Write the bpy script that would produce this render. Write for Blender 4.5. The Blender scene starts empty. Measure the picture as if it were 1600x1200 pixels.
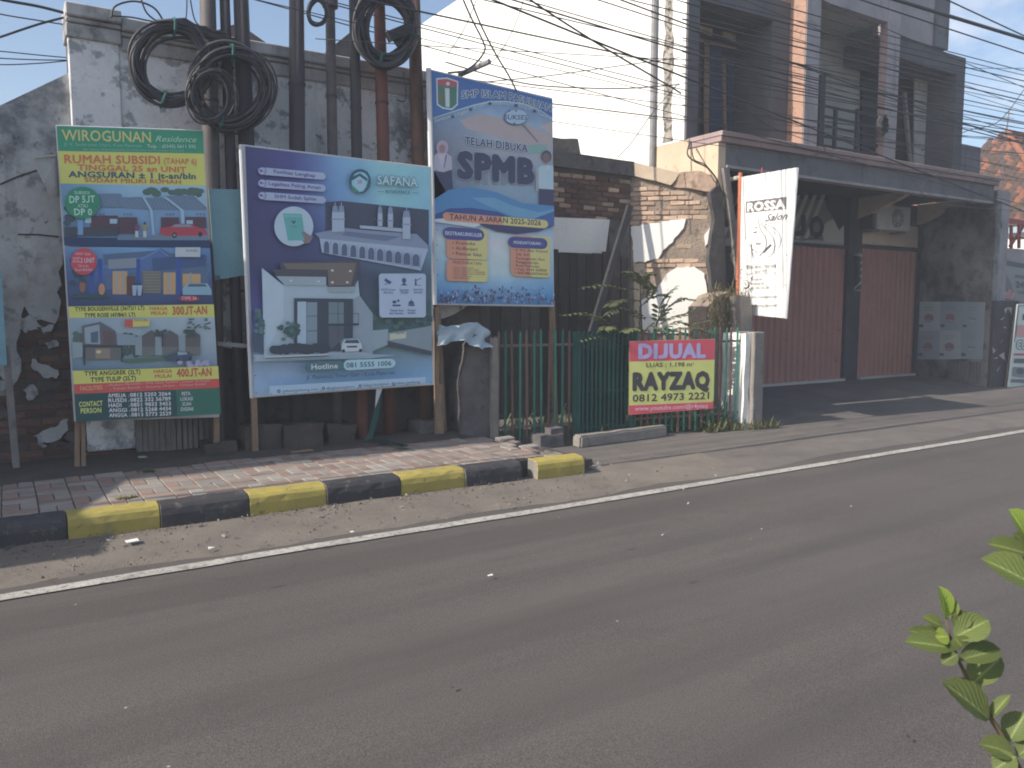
import bpy, bmesh, math, random
from mathutils import Vector, Matrix
from mathutils import noise as mnoise
R = random.Random(11)
sc = bpy.context.scene
COL = sc.collection
PI = math.pi
# ---------------------------------------------------------------- camera
F_PX, PITCH, HEAD = 1250.0, math.radians(5.3), math.radians(57.5)
CAM = Vector((0, 0, 1.6))
FWD = Vector((math.cos(HEAD)*math.cos(PITCH), math.sin(HEAD)*math.cos(PITCH), -math.sin(PITCH)))
RGT = Vector((math.sin(HEAD), -math.cos(HEAD), 0)); UPV = RGT.cross(FWD)
cam = bpy.data.cameras.new('camera'); camo = bpy.data.objects.new('camera', cam); COL.objects.link(camo)
cam.sensor_width = 36; cam.lens = 36*F_PX/1600; cam.clip_start = .05; cam.clip_end = 2000
camo.matrix_world = Matrix.Translation(CAM) @ Matrix((RGT, UPV, -FWD)).transposed().to_4x4()
cam.dof.use_dof = True; cam.dof.focus_distance = 9.0; cam.dof.aperture_fstop = 13.0
sc.camera = camo
# ---------------------------------------------------------------- sky and sun (low morning sun running along the street)
SUN_EL, SUN_OFF = math.radians(36), math.radians(2.5)
sd = Vector((math.cos(SUN_OFF)*math.cos(SUN_EL), -math.sin(SUN_OFF)*math.cos(SUN_EL), -math.sin(SUN_EL)))
world = bpy.data.worlds.new('World'); sc.world = world; world.use_nodes = True
nt = world.node_tree; nt.nodes.clear()
def nd(t, **k):
    n = nt.nodes.new(t)
    for a, b in k.items(): setattr(n, a, b)
    return n
wo = nd('ShaderNodeOutputWorld'); bg = nd('ShaderNodeBackground'); sky = nd('ShaderNodeTexSky')
sky.sky_type = 'NISHITA'; sky.sun_disc = False; sky.sun_elevation = SUN_EL
sky.sun_rotation = math.radians(272.5); sky.dust_density = 2.0; sky.air_density = 1.0; sky.ozone_density = 1.5
bg.inputs[1].default_value = .15
tc = nd('ShaderNodeTexCoord'); mp = nd('ShaderNodeMapping'); mp.inputs['Scale'].default_value = (1.6, 1.6, 3.2); mp.inputs['Location'].default_value = (1.9, .6, .2)
cn = nd('ShaderNodeTexNoise'); cn.inputs['Scale'].default_value = 1.9; cn.inputs['Detail'].default_value = 9; cn.inputs['Roughness'].default_value = .6
cr = nd('ShaderNodeValToRGB'); cr.color_ramp.elements[0].position = .55; cr.color_ramp.elements[1].position = .80
mx = nd('ShaderNodeMix', data_type='RGBA'); mx.inputs['B'].default_value = (6.2, 6.1, 6.3, 1)
nt.links.new(tc.outputs['Generated'], mp.inputs[0]); nt.links.new(mp.outputs[0], cn.inputs['Vector'])
nt.links.new(cn.outputs['Fac'], cr.inputs[0]); nt.links.new(cr.outputs[0], mx.inputs['Factor'])
nt.links.new(sky.outputs[0], mx.inputs['A']); nt.links.new(mx.outputs['Result'], bg.inputs[0]); nt.links.new(bg.outputs[0], wo.inputs[0])
sl = bpy.data.lights.new('sun', 'SUN'); sl.energy = 5.0; sl.angle = math.radians(.5); sl.color = (1, .93, .82)
so = bpy.data.objects.new('sun', sl); COL.objects.link(so); so.rotation_euler = sd.to_track_quat('-Z', 'Y').to_euler(); so.location = (-10, 3, 12)
sc.view_settings.view_transform = 'Standard'; sc.view_settings.look = 'None'
sc.view_settings.exposure = 0.35; sc.view_settings.gamma = 1; sc.view_settings.use_curve_mapping = False
sc.cycles.filter_width = 1.9
# ---------------------------------------------------------------- measuring helpers: a sight line met with a real plane
def ray(px, py): return FWD + RGT*((px-800)/F_PX) - UPV*((py-600)/F_PX)
def atZ(px, py, z=0.): d = ray(px, py); return CAM + d*((z-1.6)/d.z)
def atY(px, py, y): d = ray(px, py); return CAM + d*(y/d.y)
def atX(px, py, x): d = ray(px, py); return CAM + d*(x/d.x)
def atP(px, py, o, n): d = ray(px, py); return CAM + d*((o-CAM).dot(n)/d.dot(n))
# ---------------------------------------------------------------- materials
def lin(c): c /= 255.; return c/12.92 if c <= .04045 else ((c+.055)/1.055)**2.4
def S(r, g, b): return (lin(r), lin(g), lin(b))
def c4(c): return (c[0], c[1], c[2], 1)
class NT:
    def __init__(s, name):
        s.m = bpy.data.materials.new(name); s.m.use_nodes = True; s.t = s.m.node_tree
        s.b = s.t.nodes['Principled BSDF']; s.geo = s.t.nodes.new('ShaderNodeNewGeometry'); s.oi = None
        s.vec = s.geo.outputs['Position']
    def n(s, t, **k):
        n = s.t.nodes.new(t)
        for a, b in k.items(): setattr(n, a, b)
        return n
    def l(s, a, b): s.t.links.new(a, b)
    def rand_vec(s):
        s.oi = s.n('ShaderNodeObjectInfo'); v = s.n('ShaderNodeVectorMath', operation='ADD')
        m = s.n('ShaderNodeMath', operation='MULTIPLY'); m.inputs[1].default_value = 37
        s.l(s.oi.outputs['Random'], m.inputs[0]); s.l(s.vec, v.inputs[0]); s.l(m.outputs[0], v.inputs[1]); s.vec = v.outputs[0]
    def noise(s, scale, detail=6, rough=.6, stretch=None, off=0):
        v = s.vec
        if stretch or off:
            m = s.n('ShaderNodeMapping'); m.inputs['Scale'].default_value = stretch or (1, 1, 1); m.inputs['Location'].default_value = (off, off*.7, off*1.3)
            s.l(v, m.inputs[0]); v = m.outputs[0]
        t = s.n('ShaderNodeTexNoise'); t.inputs['Scale'].default_value = scale; t.inputs['Detail'].default_value = detail; t.inputs['Roughness'].default_value = rough
        s.l(v, t.inputs['Vector']); return t.outputs['Fac']
    def ramp(s, f, a, b):
        r = s.n('ShaderNodeMapRange'); r.inputs[1].default_value = a; r.inputs[2].default_value = b; s.l(f, r.inputs[0]); return r.outputs[0]
    def mul(s, f, k):
        m = s.n('ShaderNodeMath', operation='MULTIPLY'); s.l(f, m.inputs[0])
        if isinstance(k, (int, float)): m.inputs[1].default_value = k
        else: s.l(k, m.inputs[1])
        return m.outputs[0]
    def mix(s, f, a, b):
        m = s.n('ShaderNodeMix', data_type='RGBA')
        if isinstance(f, (int, float)): m.inputs['Factor'].default_value = f
        else: s.l(f, m.inputs['Factor'])
        for k, c in (('A', a), ('B', b)):
            if isinstance(c, tuple): m.inputs[k].default_value = c4(c)
            else: s.l(c, m.inputs[k])
        return m.outputs['Result']
    def bump(s, f, strength, dist=.01):
        b = s.n('ShaderNodeBump'); b.inputs['Strength'].default_value = strength; b.inputs['Distance'].default_value = dist
        s.l(f, b.inputs['Height']); s.l(b.outputs[0], s.b.inputs['Normal'])
MATS = {}
def surf(name, c1, c2=None, sc_=3., spots=(), streak=None, rough=.85, bump=.3, bsc=60, bdist=.006, objrand=0., metal=0., fine=.25, spec=.3):
    """weathered surface: two tones, shaped stains, vertical streaks, grain"""
    k = NT(name)
    if objrand: k.rand_vec()
    c2 = c2 or tuple(x*.75 for x in c1)
    col = k.mix(k.ramp(k.noise(sc_), .35, .65), c1, c2)
    if fine:
        f = k.ramp(k.noise(sc_*22, 3, .7), .3, .7)
        col = k.mix(k.mul(f, fine), col, tuple(x*.55 for x in c1))
    for i, (c, lo, hi, s, amt) in enumerate(spots):
        col = k.mix(k.mul(k.ramp(k.noise(s, 9, .68, off=3.1*i+1.7), lo, hi), amt), col, c)
    if streak:
        c, lo, hi, s, amt = streak
        col = k.mix(k.mul(k.ramp(k.noise(s, 7, .65, (1, 1, .12), 5.3), lo, hi), amt), col, c)
    if objrand:
        hsv = k.n('ShaderNodeHueSaturation'); m = k.n('ShaderNodeMapRange'); m.inputs[3].default_value = 1-objrand; m.inputs[4].default_value = 1+objrand
        k.l(k.oi.outputs['Random'], m.inputs[0]); k.l(m.outputs[0], hsv.inputs['Value']); k.l(col, hsv.inputs['Color']); col = hsv.outputs[0]
    k.l(col, k.b.inputs['Base Color'])
    k.b.inputs['Roughness'].default_value = rough; k.b.inputs['Metallic'].default_value = metal
    k.b.inputs['Specular IOR Level'].default_value = spec
    if bump: k.bump(k.noise(bsc, 5, .7), bump, bdist)
    MATS[name] = k.m; return k.m
def flat(name, c, rough=.6):
    if name in MATS: return MATS[name]
    k = NT(name); f = k.ramp(k.noise(7, 5), .3, .75)
    k.l(k.mix(k.mul(f, .16), tuple(c), tuple(x*.55+.03 for x in c)), k.b.inputs['Base Color']); k.b.inputs['Roughness'].default_value = rough
    k.b.inputs['Specular IOR Level'].default_value = .3
    MATS[name] = k.m; return k.m
WASH = (.285, .31, .40)
def ink(c):
    """print with the lens veil mixed in: colours pulled towards grey and lifted, then freed of the blue of open shade"""
    a = [lin(x) for x in c]; l = .2126*a[0]+.7152*a[1]+.0722*a[2]
    return [min(.85, max(.02, ((x*.84+l*.16)*k+v)/w)) for x, k, v, w in zip(a, (.47, .54, .62), (.004, .008, .016), WASH)]  # greying and offset put the lens veil into the ink colour
def pr(r, g, b):
    """print ink whose colour in open shade was read off the photograph"""
    return flat('ink_%d_%d_%d' % (r, g, b), ink((r, g, b)), .5)
M = {}
M['asphalt'] = None
def asphalt():
    k = NT('asphalt')
    a = k.mix(k.ramp(k.noise(.5, 6, .6), .35, .65), (.081, .068, .060), (.099, .085, .076))
    a = k.mix(k.mul(k.ramp(k.noise(.9, 6, .6, (.18, 2.2, 1), 3), .45, .7), .35), a, (.066, .060, .060))
    a = k.mix(k.mul(k.ramp(k.noise(240, 2, .6), .44, .68), .5), a, (.22, .205, .19))
    a = k.mix(k.mul(k.ramp(k.noise(110, 3, .65, off=4), .47, .66), .6), a, (.036, .033, .034))
    a = k.mix(k.mul(k.ramp(k.noise(2.6, 6, .7, (.25, 1.6, 1), 8), .54, .70), .3), a, (.055, .050, .050))
    a = k.mix(k.mul(k.ramp(k.noise(1.3, 5, .6, (.3, 1, 1), 2), .55, .75), .3), a, (.135, .122, .112))
    a = k.mix(k.mul(k.ramp(k.noise(.75, 4, .55, (.10, 3.2, 1), 6), .50, .66), .42), a, (.056, .049, .046))
    a = k.mix(k.mul(k.ramp(k.noise(1.1, 7, .62, (1, 1.3, 1), 21), .60, .72), .45), a, (.052, .046, .043))
    cv = k.n('ShaderNodeTexVoronoi', feature='DISTANCE_TO_EDGE'); cv.inputs['Scale'].default_value = .34; wv = k.n('ShaderNodeVectorMath', operation='ADD'); wn = k.n('ShaderNodeTexNoise'); wn.inputs['Scale'].default_value = 2.5; wn.inputs['Detail'].default_value = 6
    k.l(k.vec, wn.inputs['Vector']); k.l(k.vec, wv.inputs[0]); k.l(wn.outputs['Color'], wv.inputs[1]); k.l(wv.outputs[0], cv.inputs['Vector'])
    cm = k.mul(k.mul(k.ramp(cv.outputs['Distance'], .0045, .0015), k.ramp(k.noise(.6, 4, off=13), .56, .64)), .22); a = k.mix(cm, a, (.03, .027, .026))
    v = k.n('ShaderNodeTexVoronoi'); v.inputs['Scale'].default_value = 3.2; k.l(k.vec, v.inputs['Vector'])
    a = k.mix(k.mul(k.ramp(v.outputs['Distance'], .028, .014), .8), a, (.5, .47, .42))
    v2 = k.n('ShaderNodeTexVoronoi'); v2.inputs['Scale'].default_value = 1.7; m2 = k.n('ShaderNodeMapping'); m2.inputs['Scale'].default_value = (.6, 1.5, 1); m2.inputs['Location'].default_value = (3, 9, 2)
    k.l(k.vec, m2.inputs[0]); k.l(m2.outputs[0], v2.inputs['Vector'])
    a = k.mix(k.mul(k.ramp(v2.outputs['Distance'], .06, .02), .6), a, (.03, .028, .028))
    k.l(a, k.b.inputs['Base Color']); k.b.inputs['Roughness'].default_value = .82; k.b.inputs['Specular IOR Level'].default_value = .35
    k.bump(k.noise(190, 3, .75), .55, .006); return k.m
M['asphalt'] = asphalt()
M['dirt'] = surf('gutter_dirt', (.215, .185, .155), (.165, .142, .122), 2.2, [((.21, .18, .15), .55, .75, 9, .6), ((.08, .07, .065), .58, .72, 3.1, .6)], bump=.8, bsc=75, bdist=.012, rough=.95)
M['soil'] = surf('dark_soil', (.11, .094, .082), (.075, .065, .058), 3, [((.15, .13, .11), .6, .75, 14, .6)], bump=.9, bsc=45, bdist=.02, rough=.95)
M['apron'] = surf('worn_concrete_apron', (.168, .148, .133), (.125, .112, .105), 1.3, [((.20, .175, .15), .55, .7, 1.1, .6), ((.07, .064, .064), .58, .7, 2.4, .6)], bump=.6, bsc=70, bdist=.008, rough=.9)
M['line'] = surf('worn_white_line_paint', (.50, .475, .43), (.36, .34, .31), 4, [((.12, .11, .10), .53, .62, 34, .9), ((.15, .135, .12), .55, .68, 6, .75), ((.13, .118, .108), .56, .62, 90, .8)], bump=.3, bsc=150)
M['paver_g'] = surf('grey_paving', (.325, .29, .255), (.275, .245, .218), 6, [((.12, .105, .095), .58, .72, 5, .7)], objrand=.16, bump=.4, bsc=120)
M['paver_r'] = surf('red_paving', (.305, .222, .185), (.262, .19, .16), 6, [((.13, .10, .09), .58, .72, 5, .7)], objrand=.16, bump=.4, bsc=120)
M['joint'] = surf('joint_sand', (.10, .088, .078), None, 8, bump=.5)
M['kerb_y'] = surf('yellow_kerb_paint', (.43, .345, .085), (.36, .295, .085), 4, [((.16, .13, .08), .60, .66, 16, .85), ((.20, .17, .12), .60, .72, 3.3, .7)], streak=((.15, .12, .07), .58, .72, 9, .6), rough=.65, bump=.4, bsc=70)
M['kerb_k'] = surf('black_kerb_paint', (.048, .045, .049), (.065, .06, .061), 4, [((.17, .155, .145), .57, .66, 13, .7), ((.12, .11, .105), .55, .72, 3.5, .6)], rough=.6, bump=.4, bsc=70)
M['conc'] = surf('raw_concrete', (.30, .27, .24), (.22, .20, .18), 5, [((.12, .11, .10), .57, .68, 7, .7)], bump=.8, bsc=45, bdist=.012)
M['conc_d'] = surf('dirty_concrete', (.17, .155, .15), (.11, .10, .10), 4, [((.05, .048, .05), .55, .66, 5, .75), ((.28, .25, .22), .62, .74, 7, .6)], bump=.8, bsc=45, bdist=.012)
MOULD = [((.11, .115, .13), .53, .63, 1.3, .75), ((.14, .145, .16), .54, .60, 4.3, .65), ((.05, .05, .056), .63, .67, 7.5, .8), ((.45, .44, .42), .60, .7, 2.7, .5)]
M['plaster'] = surf('mouldy_white_plaster', (.84, .84, .83), (.68, .68, .68), 1.3, MOULD, ((.13, .125, .125), .55, .74, 4, .55), bump=.45, bsc=28, bdist=.01)
M['plaster_l'] = surf('stained_old_plaster', (.55, .545, .53), (.36, .355, .345), 1.8, MOULD+[((.26, .19, .15), .57, .7, 2.0, .6)], ((.10, .095, .09), .52, .72, 3.5, .6), bump=.6, bsc=24, bdist=.014)
M['plaster_d'] = surf('dark_damp_plaster', (.15, .13, .12), (.10, .09, .086), 3, [((.17, .15, .135), .60, .72, 6, .5), ((.035, .03, .03), .55, .66, 4, .6)], ((.15, .13, .115), .55, .7, 16, .5), bump=.6, bsc=30, bdist=.012)
M['footing'] = surf('earth_stained_footing', (.125, .10, .085), (.08, .068, .06), 5, [((.2, .175, .155), .6, .72, 6, .6)], bump=.9, bsc=40, bdist=.02)
M['cornice'] = surf('grimy_cornice', (.52, .51, .50), (.36, .35, .35), 2.2, [((.60, .59, .57), .6, .7, 5, .6), ((.10, .098, .10), .54, .66, 2.6, .7)], ((.12, .115, .115), .53, .7, 5, .5), bump=.6, bsc=40)
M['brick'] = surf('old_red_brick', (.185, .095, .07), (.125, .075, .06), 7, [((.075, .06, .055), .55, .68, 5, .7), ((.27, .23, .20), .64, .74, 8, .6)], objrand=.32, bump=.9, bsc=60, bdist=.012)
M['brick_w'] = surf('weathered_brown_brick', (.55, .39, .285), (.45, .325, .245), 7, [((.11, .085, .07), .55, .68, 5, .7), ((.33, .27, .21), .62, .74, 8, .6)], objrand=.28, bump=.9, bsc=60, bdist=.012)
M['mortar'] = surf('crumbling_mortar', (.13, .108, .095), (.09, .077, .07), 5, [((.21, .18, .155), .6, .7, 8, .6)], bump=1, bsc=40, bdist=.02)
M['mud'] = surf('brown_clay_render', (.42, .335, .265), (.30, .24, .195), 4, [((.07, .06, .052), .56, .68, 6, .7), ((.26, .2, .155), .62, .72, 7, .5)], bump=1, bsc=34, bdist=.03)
M['white'] = surf('old_limewash', (.84, .82, .78), (.78, .76, .71), 1.6, [((.40, .37, .32), .60, .72, 1.5, .5), ((.22, .2, .18), .66, .72, 6, .6)], ((.42, .38, .33), .6, .76, 4, .4), bump=.4, bsc=30)
M['limepatch'] = surf('bright_limewash_patch', (.86, .84, .80), (.82, .80, .76), 2, [((.45, .42, .38), .64, .70, 7, .6)], bump=.4, bsc=30, fine=.08)
M['sidewall'] = surf('white_rendered_side_wall', (.80, .79, .76), (.76, .75, .71), .6, [((.62, .56, .48), .60, .75, .7, .5)], ((.42, .40, .36), .63, .78, 1.5, .5), bump=.3, bsc=30, fine=.06)
M['mossy'] = surf('moss_black_streak_render', (.42, .38, .33), (.22, .20, .18), 6, [((.05, .048, .045), .48, .56, 14, .9)], bump=.7, bsc=50)
M['beige'] = surf('peach_stained_render', (.62, .50, .37), (.52, .41, .30), 2.5, [((.30, .25, .2), .57, .7, 4, .7), ((.12, .10, .09), .62, .7, 6, .7)], bump=.5, bsc=40)
M['pink'] = surf('faded_pink_paint', (.39, .285, .275), (.31, .235, .23), 2.6, [((.40, .36, .35), .57, .68, 3.4, .6), ((.10, .085, .085), .6, .7, 6, .7)], ((.13, .11, .11), .55, .72, 5, .6), bump=.5, bsc=40)
M['pinkbrick'] = surf('rough_sunlit_salmon_brickwork', (.55, .33, .24), (.45, .29, .22), 7, [((.2, .15, .12), .56, .66, 13, .7)], bump=1, bsc=30, bdist=.03)
M['greywall'] = surf('grey_pink_render', (.42, .39, .40), (.32, .30, .305), 2.2, [((.13, .12, .12), .56, .7, 3, .6), ((.45, .42, .41), .62, .72, 5, .5)], ((.12, .11, .115), .55, .72, 5, .6), bump=.5, bsc=40)
M['charcoal'] = surf('charcoal_frame_paint', (.135, .133, .14), (.10, .099, .105), 2.4, [((.16, .15, .15), .66, .72, 8, .7), ((.10, .095, .10), .56, .72, 3, .5)], ((.12, .11, .115), .6, .75, 6, .4), bump=.4, bsc=40)
M['fascia'] = surf('slate_grey_fascia', (.20, .20, .212), (.15, .15, .16), 2.2, [((.05, .05, .054), .56, .7, 3, .6), ((.2, .19, .19), .64, .74, 6, .5)], ((.055, .053, .056), .54, .72, 5, .6), bump=.4, bsc=40)
M['near_black'] = surf('near_black_wall', (.085, .08, .082), (.055, .052, .055), 2.4, [((.12, .11, .11), .62, .74, 4, .6)], bump=.5, bsc=40)  # plain near-black, shared by recess backs, soffit, pillars and boards
M['partywall'] = surf('mould_blackened_party_wall', (.33, .325, .325), (.2, .195, .195), 1.4, [((.04, .038, .042), .46, .62, 1.3, .85), ((.05, .048, .05), .55, .65, 4, .7)], bump=.5, bsc=40)
M['olive'] = surf('olive_grey_room_wall', (.50, .50, .45), (.41, .41, .37), 2, [((.08, .078, .07), .58, .72, 3, .5)], bump=.3)
M['shutter'] = surf('brown_red_shutter_paint', (.44, .21, .165), (.38, .185, .15), 2, [((.10, .055, .05), .60, .72, 7, .6), ((.27, .15, .13), .64, .74, 4, .4)], ((.09, .05, .045), .57, .75, 6, .5), rough=.55, bump=.15)
M['black'] = surf('matt_black_paint', (.035, .035, .04), (.05, .05, .054), 3, [((.12, .12, .12), .64, .72, 9, .5)], rough=.6, bump=.2)
M['dark'] = surf('painted_unlit_interior', (.03, .029, .031), None, 3, bump=.2)  # near-black colour stands in for the missing light indoors
M['timber'] = surf('raw_timber', (.33, .225, .145), (.26, .175, .115), 4, [((.14, .10, .075), .57, .7, 7, .6)], ((.15, .105, .075), .5, .7, 30, .6), bump=.4, bsc=60)
M['timber_g'] = surf('grey_weathered_timber', (.26, .235, .215), (.185, .17, .16), 4, [((.1, .09, .085), .57, .7, 7, .6)], ((.11, .1, .095), .5, .7, 26, .6), bump=.5, bsc=60)
M['timber_d'] = surf('dark_weathered_timber', (.085, .068, .058), (.06, .05, .045), 4, [((.15, .125, .105), .6, .72, 9, .5)], ((.03, .026, .025), .5, .7, 26, .6), objrand=.35, bump=.5, bsc=60)
M['plank'] = surf('weathered_plank', (.13, .108, .092), (.09, .077, .068), 4, [((.05, .044, .04), .57, .7, 6, .6)], ((.045, .04, .037), .5, .7, 26, .6), objrand=.3, bump=.5, bsc=60)
M['door'] = surf('brown_door_timber', (.15, .095, .065), (.11, .072, .052), 5, streak=((.05, .035, .03), .5, .7, 26, .5), bump=.2)
M['pole_k'] = surf('dark_steel_pole', (.055, .052, .058), (.08, .072, .075), 5, [((.11, .085, .075), .6, .7, 8, .6)], ((.09, .07, .062), .55, .7, 9, .5), rough=.6, bump=.25)
M['pole_g'] = surf('grey_brown_pole', (.14, .122, .12), (.095, .086, .087), 5, [((.16, .105, .08), .58, .7, 6, .6)], ((.05, .045, .045), .55, .7, 9, .6), rough=.65, bump=.25)
M['pole_r'] = surf('rusty_red_pole', (.20, .075, .055), (.14, .065, .052), 5, [((.07, .045, .04), .56, .68, 4, .7)], ((.08, .045, .04), .55, .7, 9, .6), rough=.6, bump=.25)
M['pole_b'] = surf('rust_brown_pole', (.16, .085, .06), (.10, .06, .048), 5, [((.05, .042, .04), .56, .68, 4, .7)], ((.05, .04, .037), .55, .7, 9, .6), rough=.65, bump=.25)
M['cable'] = flat('black_cable_sheath', (.045, .043, .046), .5)
M['cable_g'] = flat('dark_grey_cable_sheath', (.085, .083, .087), .5)
M['ties'] = flat('green_plastic_tie', (.035, .12, .11), .6)
M['steel'] = surf('grey_steel', (.30, .30, .31), (.2, .19, .19), 6, [((.16, .1, .07), .6, .7, 9, .6)], rough=.5, bump=.15)
M['edge'] = flat('white_frame_edge', (.66, .66, .67), .5)
M['tarp'] = surf('pale_blue_tarpaulin', (.22, .40, .46), (.18, .34, .40), 3, [((.14, .22, .25), .57, .72, 3, .5)], rough=.55, bump=.3, bsc=12, bdist=.02)
M['sheet'] = surf('pale_blue_white_plastic_sheet', (.45, .53, .56), (.36, .44, .47), 5, [((.2, .22, .23), .6, .7, 5, .5)], rough=.5, bump=.3, bsc=14, bdist=.02)
M['cloth'] = surf('dirty_white_banner_cloth', (.48, .46, .43), (.36, .34, .31), 4, [((.2, .18, .16), .58, .7, 6, .5)], rough=.7, bump=.2)
M['vinyl'] = surf('glossy_white_vinyl', (.80, .80, .79), (.78, .78, .77), 2, [((.66, .60, .52), .62, .74, 3, .4)], rough=.5, bump=.15, bsc=10, bdist=.02, fine=.03)
M['orange'] = surf('orange_painted_pole', (.55, .165, .085), (.48, .15, .085), 4, [((.25, .09, .06), .6, .7, 9, .6)], rough=.5, bump=.15)
M['fence_g'] = surf('green_fence_paint', (.055, .25, .18), (.042, .19, .14), 6, [((.16, .085, .055), .60, .68, 10, .7), ((.25, .26, .24), .66, .7, 18, .8)], objrand=.3, rough=.55, bump=.3)
M['fence_d'] = surf('dark_green_fence_paint', (.016, .075, .062), (.014, .055, .05), 6, [((.10, .06, .045), .62, .7, 10, .6), ((.25, .26, .24), .68, .72, 18, .8)], objrand=.3, rough=.55, bump=.3)
M['fence_r'] = surf('rusty_fence_steel', (.20, .125, .10), (.15, .105, .09), 6, [((.06, .16, .12), .60, .7, 10, .6), ((.09, .055, .045), .58, .7, 12, .6)], objrand=.25, rough=.7, bump=.4)
M['gap_dark'] = surf('dark_green_gap_backing', (.03,.06,.055), (.02,.04,.038), 6, bump=.2)
M['leaf_s'] = None
def leafmat(name, c1, c2, trans=.35, rough=.45, veins=False):
    k = NT(name); k.rand_vec()
    col = k.mix(k.ramp(k.noise(9, 4), .35, .65), c1, c2)
    if veins:
        at = k.n('ShaderNodeAttribute'); at.attribute_name = 'blade'; sp_ = k.n('ShaderNodeSeparateXYZ'); k.l(at.outputs['Vector'], sp_.inputs[0])
        rib = k.ramp(sp_.outputs['X'], .10, .03); w1 = k.n('ShaderNodeMath', operation='MULTIPLY_ADD'); w1.inputs[1].default_value = -.55; k.l(sp_.outputs['X'], w1.inputs[0]); k.l(sp_.outputs['Y'], w1.inputs[2])
        w2 = k.n('ShaderNodeMath', operation='MULTIPLY'); w2.inputs[1].default_value = 46; k.l(w1.outputs[0], w2.inputs[0]); w3 = k.n('ShaderNodeMath', operation='SINE'); k.l(w2.outputs[0], w3.inputs[0])
        col = k.mix(k.mul(k.ramp(w3.outputs[0], .75, 1.0), .35), col, tuple(x*1.7 for x in c2)); col = k.mix(k.mul(rib, .7), col, tuple(min(1, x*2+.02) for x in c2))
        col = k.mix(k.mul(k.ramp(k.noise(160, 3, .7), .60, .70), .5), col, (.09, .075, .035)); k.bump(w3.outputs[0], .25, .0015)
    hsv = k.n('ShaderNodeHueSaturation'); m = k.n('ShaderNodeMapRange'); m.inputs[3].default_value = .75; m.inputs[4].default_value = 1.25
    k.l(k.oi.outputs['Random'], m.inputs[0]); k.l(m.outputs[0], hsv.inputs['Value']); k.l(col, hsv.inputs['Color'])
    k.l(hsv.outputs[0], k.b.inputs['Base Color']); k.b.inputs['Roughness'].default_value = rough
    tr = k.n('ShaderNodeBsdfTranslucent'); k.l(hsv.outputs[0], tr.inputs['Color']); ms = k.n('ShaderNodeMixShader'); ms.inputs[0].default_value = trans
    out = [n for n in k.t.nodes if n.type == 'OUTPUT_MATERIAL'][0]
    k.l(k.b.outputs[0], ms.inputs[1]); k.l(tr.outputs[0], ms.inputs[2]); k.l(ms.outputs[0], out.inputs[0]); return k.m
M['leaf_s'] = leafmat('dusty_shrub_leaf', (.15, .18, .085), (.20, .22, .10), .35, .6)
M['leaf_w'] = leafmat('weed_leaf', (.11, .14, .045), (.19, .17, .075), .3, .7)
M['leaf_dry'] = leafmat('dry_grass_blade', (.25, .20, .10), (.17, .16, .07), .25, .8)
M['leaf_f'] = leafmat('waxy_green_leaf', (.095, .128, .036), (.125, .155, .042), .25, .6, True)
M['leaf_y'] = leafmat('pale_yellow_green_leaf', (.22, .30, .045), (.26, .34, .06), .35, .5, True)  # paler, yellower leaf for a few leaves towards the tips
M['stem'] = surf('green_brown_stem', (.13, .09, .05), (.09, .07, .04), 20, bump=.2)
M['tile'] = surf('sun_orange_clay_tile', (.27, .105, .055), (.19, .08, .05), 3, [((.07, .055, .05), .52, .62, 2.2, .75)], rough=.85, bump=.5, bsc=40, objrand=.25)
M['tile_d'] = surf('mossy_shaded_roof_tile', (.10,.06,.045), (.065,.048,.04), 4, rough=.9, bump=.5, bsc=40)
M['rustroof'] = surf('rusty_roof_sheet', (.17, .105, .085), (.12, .085, .075), 3, bump=.3)
M['acwhite'] = surf('grimy_white_enamel', (.56, .55, .52), (.46, .45, .42), 4, [((.25, .24, .22), .6, .72, 7, .5)], rough=.45, bump=.1)
M['grille'] = flat('dark_fan_grille', (.07, .07, .075), .5)
M['redpaint'] = flat('red_beam_paint', (.42, .06, .05), .5)
M['paper'] = flat('scrap_paper', (.75, .74, .71), .8)
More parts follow.
